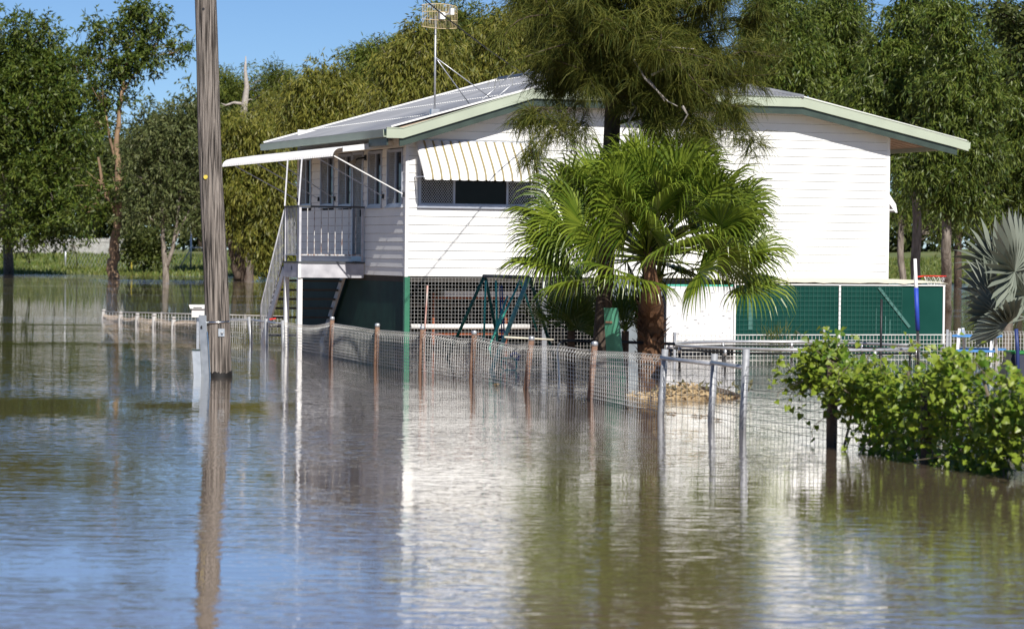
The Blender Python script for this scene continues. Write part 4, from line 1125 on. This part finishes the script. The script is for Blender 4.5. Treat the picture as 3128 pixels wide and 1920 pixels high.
# treeline behind the house
tl = [(720, 215, LF_MID, [(690, 260, 40, 50), (740, 300, 70, 70), (830, 250, 45, 50), (880, 250, 25, 40), (690, 370, 60, 80)], "dark crowned tree behind the bleached snag, right of the power pole"),
      (860, 205, LF_OLIVE, [(860, 330, 75, 60), (800, 380, 70, 60), (900, 390, 70, 55), (830, 440, 70, 50), (880, 500, 60, 60), (860, 590, 60, 60)], "olive paperbark behind the low left end of the roof"),
      (1010, 138, LF_OLIVE, [(1010, 240, 65, 45), (960, 290, 70, 55), (1040, 310, 80, 60), (1000, 380, 80, 50), (930, 360, 60, 50)], "broad olive paperbark behind the left roof slope"),
      (1150, 165, LF_MID, [(1110, 165, 35, 40), (1150, 190, 60, 50), (1210, 150, 55, 40), (1180, 250, 70, 60), (1120, 260, 60, 50)], "dark green tree peeking above the roof left of the antenna mast"),
      (1300, 130, LF_OLIVE, [(1280, 120, 60, 55), (1240, 190, 70, 60), (1320, 200, 80, 70), (1270, 290, 90, 60), (1200, 310, 60, 40)], "olive paperbark directly behind the grid antenna"),
      (1400, 136, LF_MID, [(1375, 60, 40, 45), (1400, 110, 65, 45), (1460, 100, 60, 45), (1430, 190, 80, 70), (1500, 160, 60, 60), (1470, 260, 90, 50)], "green tree behind the roof right of the antenna"),
      (1570, 132, LF_OLIVE, [(1530, 110, 65, 60), (1590, 90, 70, 70), (1560, 200, 90, 70), (1640, 180, 80, 80)], "olive tree behind the roof, left of the casuarina crown")]
for i, (u, d, lm_, bl, lb_) in enumerate(tl):
    b = at(u, 900, d); b[2] = -.3
    cx_ = bl[2][0] if len(bl) > 2 else u
    make_tree("paperbark_tree", lb_, b, pxb(bl, d), [[(b, .32), (at(u, 520, d), .24), (at(u + 10, bl[1][1] + 40, d), .12), (at(bl[0][0], bl[0][1], d), .03)], [(at(u, 520, d), .16), (at(bl[-1][0], bl[-1][1], d), .06)]],
              lm_, BARKO if i % 2 else BARKG, 330, 85, .34, .062, 1.0 if lm_ is LF_OLIVE else .5, .62, 140 + i, 40, "trees lined up behind the house roof", limbr=.06)
# snag
b = at(760, 860, 206); b[2] = -.3
sn = thing("dead_tree", "bleached dead snag rising above the trees right of the power pole", "dead tree", b)
MB(b).tube([b, at(752, 500, 206), at(744, 340, 206), at(754, 265, 206), at(749, 215, 206), at(751, 172, 206)], [.42, .36, .28, .19, .12, .03], 10).build("trunk", DEADW, sn, True)
MB(b).tube([at(746, 318, 206), at(715, 314, 206), at(690, 322, 206), at(675, 316, 206)], [.13, .1, .07, .03], 7).build("branch", DEADW, sn, True)
MB(b).tube([at(750, 310, 206), at(765, 303, 206), at(772, 306, 206)], [.05, .04, .015], 6).build("branch", DEADW, sn, True)

# right-hand eucalypts
eu = [(2400, 112, [(2370, 40, 80, 80), (2430, 140, 80, 80), (2360, 200, 70, 70), (2450, 240, 60, 50), (2330, 120, 50, 90)], (2400, 2380), "eucalypt right of the casuarina crown, behind the roof break"),
      (2570, 118, [(2540, 50, 90, 80), (2600, 150, 80, 70), (2530, 200, 80, 60), (2620, 270, 90, 60), (2540, 300, 60, 40)], (2570, 2560), "eucalypt above the right roof slope, left of the sky gap"),
      (2760, 108, [(2800, 30, 90, 70), (2730, 180, 85, 75), (2820, 160, 80, 70), (2760, 280, 100, 60), (2680, 330, 90, 60), (2800, 370, 100, 70), (2740, 430, 80, 60), (2700, 240, 60, 60)], (2800, 2800), "large eucalypt above the right end of the roof"),
      (2940, 104, [(2900, 60, 80, 80), (2960, 190, 80, 80), (2890, 270, 90, 70), (2980, 320, 90, 70), (2900, 410, 90, 70), (2980, 460, 80, 70), (2860, 520, 70, 60), (2930, 580, 80, 60), (2800, 500, 60, 50)], (2895, 2890), "large eucalypt with grey trunk standing in water right of the house"),
      (3090, 112, [(3060, 60, 60, 70), (3110, 200, 70, 110), (3060, 260, 60, 60), (3090, 380, 80, 80), (3050, 480, 80, 80), (3110, 560, 80, 90), (3030, 600, 70, 70), (3160, 350, 80, 200)], (3080, 3080), "eucalypt at the far right edge behind the silver palm"),
      (2760, 150, [(2780, 560, 60, 70), (2750, 640, 50, 50), (2830, 640, 60, 60), (2900, 680, 60, 40)], (2765, 2770), "small eucalypt beneath the right eave, beyond the end wall")]
for i, (u, d, bl, (ub, um), lb_) in enumerate(eu):
    b = onwater(2897, 951) if i == 3 else at(ub, 920, d); b[2] = -.3
    topu, topv = bl[0][0], bl[0][1]
    stems = [[(b, .21), (at(ub - 3, 760, d), .19), (at(um, 560, d), .16), (at(um + 6, 330, d), .11), (at(topu, topv, d), .03)],
             [(at(ub, 640, d), .11), (at(ub - 40, 480, d), .08), (at(bl[3][0], bl[3][1], d), .03)], [(at(um, 520, d), .10), (at(um + 40, 380, d), .07), (at(bl[2][0], bl[2][1], d), .03)]]
    if i == 5: stems = [[(b, .20), (at(2750, 760, d), .18), (at(2752, 640, d), .14), (at(2775, 540, d), .08)], [(at(2790, 900, d), .17), (at(2800, 780, d), .15), (at(2812, 690, d), .12), (at(2850, 620, d), .06)]]
    make_tree("eucalypt_tree", lb_, b, pxb(bl, d), stems, LF_EUC if i != 2 else LF_EUC, BARKG, 95 * len(bl) if i != 5 else 150, 72, .27, .052, .75, .42, 160 + i, 70, "eucalypts right of the house", limbr=.05)
# deeper row that closes the gaps on the right
for i, (u, d, bl) in enumerate([(2480, 190, [(2480, 200, 130, 130), (2380, 140, 100, 130), (2560, 90, 90, 110)]), (2700, 200, [(2680, 300, 130, 130), (2760, 420, 120, 140), (2620, 180, 70, 100)]), (2930, 195, [(2930, 380, 130, 160), (2860, 200, 90, 120), (2990, 560, 120, 110), (2860, 600, 110, 90)]), (3110, 200, [(3100, 400, 120, 200), (3080, 620, 120, 90)])]):
    b = at(u, 850, d); b[2] = -.3
    make_tree("background_tree", ["shaded tree deep behind the roof break, right of the casuarina", "shaded tree deep behind the right roof slope", "shaded tree deep behind the grey trunked eucalypt", "shaded tree deep at the far right edge"][i], b, pxb(bl, d), [[(b, .3), (at(u, 600, d), .22), (at(bl[0][0], bl[0][1], d), .1)]], LF_SHADE, BARKD, 230, 60, .5, .15, .4, 1.0, 180 + i, 16, "shaded trees deep behind the eucalypts", limbr=.1)
# overhanging dark foliage top right
b = at(3330, 1130, 72); b[2] = -.3
make_tree("overhanging_tree", "shaded tree overhanging the top right corner, its trunk outside the frame", b, pxb([(3080, 40, 55, 45), (3120, 110, 40, 40), (3030, 20, 30, 30), (3180, 60, 80, 80), (3120, 190, 22, 40), (3240, 150, 100, 150)], 72), [[(b, .3), (at(3310, 500, 72), .25), (at(3280, 180, 72), .15), (at(3120, 60, 72), .05)]], LF_SHADE, BARKD, 130, 70, .16, .08, .4, .28, 190, 20, limbr=.04)

# distant wood closing the horizon
gg = np.random.default_rng(8); N = 30000
xx = gg.uniform(-170, 170, N); top = 9 + 2.5 * np.sin(xx * .09) + 2 * np.sin(xx * .23 + 1); zz = 2 + gg.uniform(0, 1, N) ** .8 * top; yy = 345 + gg.uniform(-6, 6, N) + 3 * np.sin(xx * .3)
fw = quads_obj("distant_wood", leaf_quads(np.stack([xx, yy, zz], 1), nrm(gg.normal(size=(N, 3)) - (0, 0, .3)), gg.uniform(.9, 1.8, N), gg.uniform(.5, .9, N), gg), LF_SHADE, kind="stuff")
fw["label"] = "distant dark wood along the horizon beyond the bank"; fw["category"] = "wood"

# ------------------------------------------------------------------ far bank fences
pf = thing("paling_fence", "pale weathered paling fence along the far left bank", "fence", bank_pt(240, 268))
o6 = np.array(pf.location)
for k in range(9):
    ua = -60 + k * 62; pa = bank_pt(ua, 268); pb_ = bank_pt(ua + 62, 268); mb = MB(o6); n = 15
    for j in range(n):
        t = j / n; c = pa + (pb_ - pa) * t; w = (pb_ - pa)[0] / n
        mb.box(c[0], c[0] + w * .9, c[1], c[1] + .03, c[2] - .3, c[2] + 1.55 + random.uniform(-.04, .04))
    mb.build("paling_panel", PALING, pf, kind="stuff")
    MB(o6).box(pa[0] - .06, pa[0] + .06, pa[1] + .04, pa[1] + .16, pa[2] - .3, pa[2] + 1.5).build("post", PALING, pf)
    MB(o6).box(pa[0], pb_[0], pa[1] - .05, pa[1] - .01, pa[2] + 1.2, pa[2] + 1.3).build("rail", PALING, pf)
cf = thing("chain_link_fence", "grey chain link fence with pipe posts along the far bank", "fence", bank_pt(582, 230))
o7 = np.array(cf.location); lp = None
for u, d, top in ((200, 228, 1.9), (402, 228, 1.9), (583, 229, 3.3), (795, 231, 1.9), (1000, 232, 1.9)):
    p = bank_pt(u, d); MB(o7).tube([p - (0, 0, .3), p + (0, 0, top)], .075, 8).build("post", GALV if u != 402 else YEL, cf, True)
    if lp is not None:
        mb = MB(o7); n = int(abs(p[0] - lp[0]) / .25)
        for j in range(n):
            for s_ in (0, 1):
                a = lp + (p - lp) * (j / n); q = lp + (p - lp) * min(1, (j + 3) / n)
                za, zb = (0.05, 1.7) if s_ else (1.7, .05); wire(mb, [a + (0, 0, za), q + (0, 0, zb)], .007)
        mb.build("chain_mesh", GALV, cf, kind="stuff")
        if u >= 795: MB(o7).tube([lp + (0, 0, 1.75), p + (0, 0, 1.75)], .05, 8).build("top_rail", TRIM, cf, True)
    lp = p
MB(o7).tube([bank_pt(545, 228), bank_pt(583, 229) + (0, 0, 1.7)], .05, 8).build("brace", PALING, cf, True)

# ------------------------------------------------------------------ casuarina
def casuarina():
    g = np.random.default_rng(77); D = 47.0
    base = onwater(1828, 1150)
    t = thing("casuarina_tree", "large casuarina with dark trunk and drooping olive needles before the house", "tree", base)
    tk = [(1820, 1250), (1828, 1150), (1840, 1000), (1848, 880), (1860, 640), (1868, 430), (1872, 330), (1884, 250), (1890, 150), (1885, 20), (1880, -120), (1875, -260)]
    TP = [at(u, v, D) for u, v in tk]; TR = [.16, .155, .145, .14, .14, .142, .138, .14, .10, .07, .05, .03]
    MB(base).tube(TP, TR, 14).build("trunk", BARKD, t, True)
    MB(base).tube([at(1868, 262, D - .1), at(1856, 240, D - .35)], [.07, .055], 9).build("cut_stub", BARKO, t, True)
    lm = MB(base); dead = MB(base); tips = []
    def branch(p, q, r0, depth, mb, bend=.10, lift=.06):
        pts = limb_pts(p, q, g, 7, bend, lift); mb.tube(pts, list(np.linspace(r0, r0 * .25, 7)), 6); return pts
    ends = []
    # (u,v) ends of main limbs across the crown, with depth offsets
    E = [(1620, -30, -.8), (1560, 0, .3), (1630, 110, .8), (1690, 50, -1.2), (1750, -60, -1.3), (1800, 20, -1.6), (1860, -80, -1.5), (1950, -40, -1.7), (2020, 40, -1.5), (2100, -40, -1.2), (2180, 20, -1.1), (2260, -30, -.3), (2300, 70, .4), (2250, 140, -.8),
         (2200, 200, -1.0), (2120, 140, -1.5), (2270, 220, .3), (2080, 200, -1.6), (2150, 260, -.4), (2220, 260, .6), (1700, 160, .2), (1660, 210, .8), (1750, 130, -1.3), (1720, 240, .3), (1830, 110, -1.6), (1940, 110, -1.8), (2010, 150, -1.9), (2000, 80, 1.4), (1780, 40, 1.4), (2140, 60, 1.5), (1680, -80, 1.2), (2060, -120, .5), (1900, -180, .2), (2200, -140, .8), (1720, -160, .2), (2090, 290, .6), (1810, 240, -1.0), (2080, 250, -1.4), (2160, 310, -.5), (1780, 200, -1.3), (1960, 220, -.9)]
    for (u, v, dz) in E:
        j = int(np.clip(7 + (300 - v) / 110 * 1.0, 6, 10)); p = TP[j] * .5 + TP[j - 1] * .5; q = at(u, v, D + dz)
        pts = branch(p, q, .042, 0, lm)
        for k in range(8):
            a = pts[g.integers(2, 7)]; b2 = a + np.array([g.normal(0, .5), g.normal(0, .5), g.normal(.06, .28)])
            sp = branch(a, b2, .014, 1, lm, .12)
            ends.append(sp)
        ends.append(pts[2:])
    # dead bare limbs
    for us in (((1890, 120, -.5), (1935, 180, -1.3), (1970, 240, -1.6), (2040, 310, -1.4), (2070, 325, -1.4)), ((1905, 175, -.5), (1960, 215, -1.2), (2010, 280, -1.5), (2030, 310, -1.5)), ((1990, 230, -1.5), (2050, 200, -1.4), (2110, 160, -1.3)),
               ((1935, 140, -1.2), (1990, 120, -1.5), (2050, 145, -1.6), (2120, 150, -1.6)), ((2085, 325, -1.3), (2100, 350, -1.2), (2080, 385, -1.2)), ((1915, 300, -.4), (1945, 330, -.9), (1910, 390, -.8), (1900, 405, -.8))):
        pts = [at(u, v, D + dz) for u, v, dz in us]; MB(base).tube(pts, list(np.linspace(.026, .008, len(pts))), 6).build("bare_limb", DEADW, t, True)
    lowk = len(ends)
    # hanging low sprays in front of the wall
    low = [((1740, 330, -.9), (1680, 420, -1.0)), ((1700, 380, -1), (1590, 390, -1)), ((1650, 430, -1), (1600, 500, -1)), ((1790, 340, -.7), (1750, 440, -.8)), ((1690, 330, -.9), (1570, 370, -1.0)),
           ((2080, 340, -1), (2130, 430, -1)), ((2060, 350, -.9), (2170, 440, -.9)), ((2130, 380, -.8), (2180, 470, -.8)), ((2000, 330, -1), (2020, 420, -1)), ((1980, 330, -.8), (1985, 410, -.8)), ((2200, 330, -.6), (2250, 350, -.6)), ((2170, 400, -.9), (2330, 440, -.9)), ((2110, 330, -1), (2090, 450, -1))]
    for a, b2 in low:
        pts = branch(at(a[0], a[1], D + a[2]), at(b2[0], b2[1], D + b2[2]), .012, 1, lm, .08, .1); ends.append(pts[1:]); ends.append(pts[3:])
        for k in range(3):
            i0 = g.integers(2, 6); sp = branch(pts[i0], pts[i0] + np.array([g.normal(0, .18), g.normal(0, .15), -abs(g.normal(.1, .15))]), .006, 1, lm); ends.append(sp)
    lm.build("limbs", BARKD, t, True)
    # needles
    Q = []; Dd = []
    for ei, pts in enumerate(ends):
        P_ = np.array(pts); n = 52 if ei < lowk else 19
        f = g.uniform(0, len(P_) - 1.001, n); i0 = f.astype(int); fr_ = (f - i0)[:, None]
        c = P_[i0] * (1 - fr_) + P_[i0 + 1] * fr_ + g.normal(0, .05, (n, 3)); dr = nrm(P_[i0 + 1] - P_[i0])
        for cc, d1 in zip(c, dr):
            k = g.integers(3, 7); ax = nrm(d1 * .6 + g.normal(size=3) * .7 + np.array([0, 0, -.15]))
            Q.append(cc + g.normal(0, .02, (k, 3))); Dd.append(nrm(ax + g.normal(0, .28, (k, 3))))
    Q = np.concatenate(Q); Dd = np.concatenate(Dd); n = len(Q)
    L = g.uniform(.22, .46, n)[:, None]; w = g.uniform(.003, .005, n)[:, None]
    s = nrm(np.cross(Dd, g.normal(size=(n, 3)))) * w
    m = Q + Dd * L * .5; d2 = nrm(Dd + np.array([0, 0, -.75])); e = m + d2 * L * .55
    V = np.concatenate([np.stack([Q - s, Q + s, m + s, m - s], 1), np.stack([m - s, m + s, e + s * .3, e - s * .3], 1)]) - base
    quads_obj("needles", V, leafmat("casuarina_needle", (.035, .060, .009), (.165, .165, .030), .28, .6, .2), t)
    return n
NN = casuarina()

# ------------------------------------------------------------------ fan palms
def fan_frond(mb, root, direction, pet, rad, nseg, g, droop=.6, spread=RAD(250), twist=0., stiff=False, width=.034, fold=.25, split=.45):
    """costapalmate leaf: petiole from root along direction (arching), then a fan of segments whose tips hang"""
    d = np.array(direction, float); d /= np.linalg.norm(d)
    side = np.cross(d, [0, 0, 1.]); side /= np.linalg.norm(side) + 1e-9; up = np.cross(side, d)
    side, up = side * math.cos(twist) + up * math.sin(twist), up * math.cos(twist) - side * math.sin(twist)
    hub = np.array(root) + d * pet + np.array([0, 0, -.06 * pet * (1 - abs(d[2]))])
    mid = np.array(root) + d * pet * .5 + np.array([0, 0, .04 * pet])
    mb.tube([root, mid, hub], [.022, .014, .010], 5, cap=False)
    for i in range(nseg):
        f = i / (nseg - 1) - .5; a = f * spread
        ax = d * math.cos(a) + side * math.sin(a) + up * (.12 * math.cos(a * 1.3))
        ax /= np.linalg.norm(ax)
        L = rad * (.72 + .28 * math.cos(a * .8)) * g.uniform(.9, 1.05)
        nn = np.cross(ax, up); nn /= np.linalg.norm(nn) + 1e-9
        k = 6; P = []; p = hub.copy(); dr = ax.copy(); st = L / k; vs = []
        for j in range(k + 1):
            t = j / k
            w = width * (t / .35 if t < .35 else 1 - ((t - .35) / .65) ** 1.6) if t > 0 else .003
            w = max(w, .002)
            tilt = up * fold * w * (1 if i % 2 else -1)
            vs += [p - nn * w / 2 + tilt, p + nn * w / 2 - tilt]
            if t > split: dr = dr + np.array([0, 0, -droop * (t - split + .12) * g.uniform(.8, 1.2)])
            dr = dr / np.linalg.norm(dr); p = p + dr * st
        mb.add(vs, [(2 * j, 2 * j + 1, 2 * j + 3, 2 * j + 2) for j in range(k)])
def palm(name, label, base, top, m, g, spec, trunkf, cat="palm"):
    t = thing(name, label, cat, base)
    trunkf(t, base)
    for (root, dr, kw) in spec:
        mb = MB(base); fan_frond(mb, root, dr, g=g, **kw); mb.build("frond", m, t)
    return t
g = np.random.default_rng(5)
LF_PALM = leafmat("fan_palm_leaf", (.042, .092, .009), (.215, .275, .032), .26, .28, .7)
pbase = onwater(1990, 1147)
ctr = at(1978, 736, 46.0)
spec = []
def dirv(az, el): return np.array([math.cos(el) * math.sin(az), -math.cos(el) * math.cos(az), math.sin(el)])
for i in range(112):
    az = i * 2.39996 + g.uniform(-.25, .25); f = i / 111; el = RAD(84 - 90 * f ** .9 + g.uniform(-7, 7))
    pet = .74 + .92 * math.cos(max(el, 0)) ** 1.2 + g.uniform(-.16, .12)
    spec.append((ctr + dirv(az, el) * .06 + (0, 0, -.30 * f), dirv(az, el), dict(pet=pet, rad=g.uniform(.95, 1.2), nseg=46, droop=1.5, spread=RAD(250), twist=g.uniform(-1.35, 1.35), width=.037, split=.42)))
def fan_trunk(t, base):
    pts = [base - (0, 0, .5), base + (0, 0, 0), base + (-.02, 0, .6), base + (-.02, 0, 1.2), at(1990, 905, 46), at(1988, 845, 46), ctr - (0, 0, .1)]
    MB(base).tube(pts, [.24, .235, .235, .22, .17, .11, .09], 16).build("trunk", FIBRE, t, True)
    gg = np.random.default_rng(9)
    for i in range(120):
        z = gg.uniform(.12, 1.62); a = gg.uniform(0, 2 * math.pi); r = .225 - .06 * max(0, (z - 1.2) / .4)
        c = base + np.array([r * math.cos(a) - .02, r * math.sin(a), z]); o = np.array([math.cos(a), math.sin(a), 0]); s_ = np.array([-math.sin(a), math.cos(a), 0]) * gg.uniform(.03, .055)
        h = gg.uniform(.1, .2); tip = c + o * gg.uniform(.08, .16) + (0, 0, h)
        MB(base).add([c - s_ - o * .03, c + s_ - o * .03, c + s_ * .8 + o * .03 + (0, 0, h * .6), tip + s_ * .35, tip - s_ * .35, c - s_ * .8 + o * .03 + (0, 0, h * .6)], [(0, 1, 2, 5), (5, 2, 3, 4)]).build("leaf_boot", BOOT if i % 3 else FIBRE, t)
    for i in range(10):
        a = gg.uniform(0, 6.3); c = base + np.array([.12 * math.cos(a) - .01, .12 * math.sin(a), gg.uniform(1.5, 1.7)])
        MB(base).tube([c, c + np.array([.12 * math.cos(a), .12 * math.sin(a), .45])], [.035, .018], 6).build("leaf_stalk", mat("yellow_green_stalk", (.18, .22, .04), .5), t, True)
palm("fan_palm", "big bright green fan palm with shaggy brown trunk in front of the house", pbase, ctr, LF_PALM, g, spec, fan_trunk)

# two young palms by the dark trunk
LF_YP = leafmat("young_palm_leaf", (.05, .11, .012), (.20, .25, .035), .3, .4, .6)
for (u, v, dd, lab_, n, sd) in ((1745, 1010, 48.6, "young spiky fan palm left of the dark casuarina trunk", 16, 31), (1910, 1010, 50.5, "young dark fan palm between the casuarina trunk and the big palm", 11, 32)):
    gg = np.random.default_rng(sd); b = at(u, v, dd); rt = b.copy(); b[2] = -.1; sp = []
    for i in range(n):
        az = i * 2.4 + gg.uniform(-.3, .3); el = RAD(gg.uniform(5, 75))
        sp.append((rt, dirv(az, el), dict(pet=gg.uniform(.2, .5), rad=gg.uniform(.55, .85), nseg=22, droop=.12, spread=RAD(150), twist=gg.uniform(-1.4, 1.4), width=.026, split=.5)))
    def tk(t, base, rt=rt): MB(base).tube([base, rt], .07, 10).build("stem", FIBRE, t, True)
    palm("young_palm", lab_, b, rt, LF_YP, gg, sp, tk)

# silver palm
LF_SILVER = leafmat("silver_palm_leaf", (.15, .18, .14), (.28, .31, .255), .12, .55, .3)
sb = at(3190, 1130, 45.5); sb[2] = -.1; src_ = at(3190, 985, 45.5)
gg = np.random.default_rng(41); sp = []
def sdir(u, v, d): q = at(u, v, d) - src_; return q, np.linalg.norm(q)
for (u, v, dz, rad, tw, spd) in ((3100, 825, -.6, 1.12, 1.45, 250), (3050, 960, -.2, .72, 1.1, 150), (3175, 740, .3, 1.05, -1.3, 220), (3080, 975, -.8, .78, -.8, 130), (3260, 850, -.3, 1.0, -1.2, 240), (3045, 800, .8, .85, 1.2, 170), (3130, 900, -.3, .85, 1.3, 200), (3280, 1000, 0, .9, .2, 200), (3040, 900, .5, .8, -1.2, 150)):
    q, L = sdir(u, v, 45.5 + dz)
    sp.append((src_, q / L, dict(pet=L, rad=rad, nseg=36 if rad > .9 else 22, droop=.035 if rad > .85 else .30, spread=RAD(spd), twist=tw, width=.085 if rad > .9 else .075, fold=.9, split=.5)))
def tk2(t, base): MB(base).tube([base, src_ + (0, 0, .05)], [.2, .16], 12).build("stem", FIBRE, t, True)
palm("silver_palm", "silver grey stiff leaved fan palm at the right edge", sb, src_, LF_SILVER, gg, sp, tk2)

# grass clump at the pen
wd = onwater(2328, 1092); wd_ = W(6.75, YP - .42, 0)
gg = np.random.default_rng(51); N = 130
c = np.stack([gg.normal(0, .16, N), gg.normal(0, .05, N), gg.uniform(0, .5, N)], 1); dd = nrm(np.stack([gg.normal(0, .45, N), gg.normal(0, .3, N), gg.uniform(.2, 1.3, N)], 1))
wt = thing("weed_clump", "tall straggly grass clump growing against the green shade cloth", "weed", wd_)
quads_obj("blades", leaf_quads(c, dd, gg.uniform(.2, .55, N), .014, gg, .3), leafmat("weed_leaf", (.07, .11, .02), (.20, .20, .06), .3), wt)

# ------------------------------------------------------------------ vine on the fence at right
def vine():
    gg = np.random.default_rng(61)
    A_, B_ = onwater(2455, 1345), onwater(3260, 1480)
    dv = B_ - A_; Lv = np.linalg.norm(dv); dv /= Lv; nv = np.array([dv[1], -dv[0], 0])
    if nv[1] > 0: nv = -nv
    t = thing("vine_hedge", "leafy bright green vine growing over the fence at right", "vine", A_ + dv * 1.2)
    base = np.array(t.location)
    def leafmesh(k):
        g2 = np.random.default_rng(k); mb = MB()
        out = [(0, 0), (.38, -.10), (.50, .18), (.42, .48), (.22, .75), (0, 1.05), (-.22, .75), (-.42, .48), (-.50, .18), (-.38, -.10)]
        vs = [(0, .4, -.04)] + [(x * g2.uniform(.9, 1.1), y, .10 * abs(x) + .05 * (y - .4) ** 2 * -1 + g2.normal(0, .02)) for x, y in out]
        mb.add(vs, [(0, i, i % 10 + 1) for i in range(1, 11)]); return mb
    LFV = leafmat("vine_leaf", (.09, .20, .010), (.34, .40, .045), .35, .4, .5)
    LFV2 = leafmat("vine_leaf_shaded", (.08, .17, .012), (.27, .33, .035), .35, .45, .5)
    def envelope(s):   # top height and bottom height along the run (m)
        f = s / Lv
        top = .93 + .13 * math.sin(f * 9 + 1.9) + .08 * math.sin(f * 23) + (.12 if .08 < f < .2 else 0)
        bot = .32 - .34 * min(1, max(0, (f - .12) / .35)) + .10 * math.sin(f * 17) + (0 if f > .25 else .14)
        if f < .10: top -= 2.6 * (.10 - f); bot += 1.6 * (.10 - f)
        return top, bot
    pos = []; 
    cl = [(gg.uniform(0, Lv), gg.uniform(0, 1) ** .75, gg.normal(0, .10)) for _ in range(370)]
    for (s0, f0, n0) in cl:
        for _ in range(gg.integers(9, 24)):
            s = s0 + gg.normal(0, .11); 
            if s < -.05 or s > Lv: continue
            tp_, bt_ = envelope(np.clip(s, 0, Lv)); zz = bt_ + (tp_ - bt_) * f0 + gg.normal(0, .10)
            pos.append(A_ + dv * s + nv * (n0 + gg.normal(0, .09)) + np.array([0, 0, max(zz, .03)]))
    # trailing shoots
    sh = MB(base)
    for _ in range(46):
        s = gg.uniform(.05, Lv); tp_, bt_ = envelope(s); up = gg.random() < .45
        p = A_ + dv * s + nv * gg.normal(.05, .1) + np.array([0, 0, tp_ if up else bt_ + .25 * (tp_ - bt_)])
        e = p + dv * gg.normal(-.1, .25) + nv * gg.normal(.1, .12) + np.array([0, 0, gg.uniform(.08, .24) if up else -gg.uniform(.1, .35)]); e[2] = max(e[2], .02)
        pts = limb_pts(p, e, gg, 6, .15); sh.tube(pts, .004, 4)
        for q in pts[1:]: pos.append(q + gg.normal(0, .02, 3)); 
    for f in (.16, .45, .62, .80):
        p = A_ + dv * Lv * f; sh.tube(limb_pts(p + (0, 0, -.2), p + dv * gg.normal(0, .3) + (0, 0, .9), gg, 8, .08), .016, 6)
    for _ in range(9):
        p = A_ + dv * gg.uniform(1.0, Lv) + (0, -.1, gg.uniform(.1, .6)); sh.tube(limb_pts(p, p + np.array([gg.normal(0, .3), -.1, gg.normal(0, .3)]), gg, 7, .3), .007, 5)
    for (s, zz) in ((.02, .26), (-.08, .30), (-.05, .34), (.1, .22), (-.15, .62), (-.1, .56), (0.0, .60), (-.05, .52), (.06, .57)):
        pos.append(A_ + dv * s + np.array([0, 0, zz]) )
    sh.build("vine_stems", mat("vine_stem", (.16, .13, .09), .8), t, kind="stuff")
    pos = np.array(pos) - base; n = len(pos)
    order = np.argsort(-(pos @ nv) + gg.normal(0, .05, n) * 0)    # nearest the camera first
    meshes = [leafmesh(k).mesh("leaf", LFV) for k in range(4)]
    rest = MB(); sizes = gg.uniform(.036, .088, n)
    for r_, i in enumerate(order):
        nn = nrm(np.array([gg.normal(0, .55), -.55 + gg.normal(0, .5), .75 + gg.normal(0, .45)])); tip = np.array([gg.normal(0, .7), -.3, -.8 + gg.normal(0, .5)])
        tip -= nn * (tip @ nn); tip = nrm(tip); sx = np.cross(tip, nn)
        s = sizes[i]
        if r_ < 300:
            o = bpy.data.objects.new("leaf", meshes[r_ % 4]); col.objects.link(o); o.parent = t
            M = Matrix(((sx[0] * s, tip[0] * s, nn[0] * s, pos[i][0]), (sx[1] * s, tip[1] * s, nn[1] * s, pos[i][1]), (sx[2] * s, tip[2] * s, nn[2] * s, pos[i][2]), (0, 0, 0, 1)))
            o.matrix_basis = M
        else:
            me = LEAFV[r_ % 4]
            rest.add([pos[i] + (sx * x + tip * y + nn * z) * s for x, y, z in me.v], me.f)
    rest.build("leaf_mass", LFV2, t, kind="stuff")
    return n
LEAFV = []
for k in range(4):
    g2 = np.random.default_rng(k); mb = MB()
    out = [(0, 0), (.38, -.10), (.50, .18), (.42, .48), (.22, .75), (0, 1.05), (-.22, .75), (-.42, .48), (-.50, .18), (-.38, -.10)]
    mb.add([(0, .4, -.04)] + [(x * g2.uniform(.9, 1.1), y, .10 * abs(x)) for x, y in out], [(0, i, i % 10 + 1) for i in range(1, 11)]); LEAFV.append(mb)
NV = vine()
tris = sum(len(o.data.polygons) for o in scene.objects if o.type == 'MESH')
print("objects", len(scene.objects), "polys", tris, "needles", NN, "vine leaves", NV)
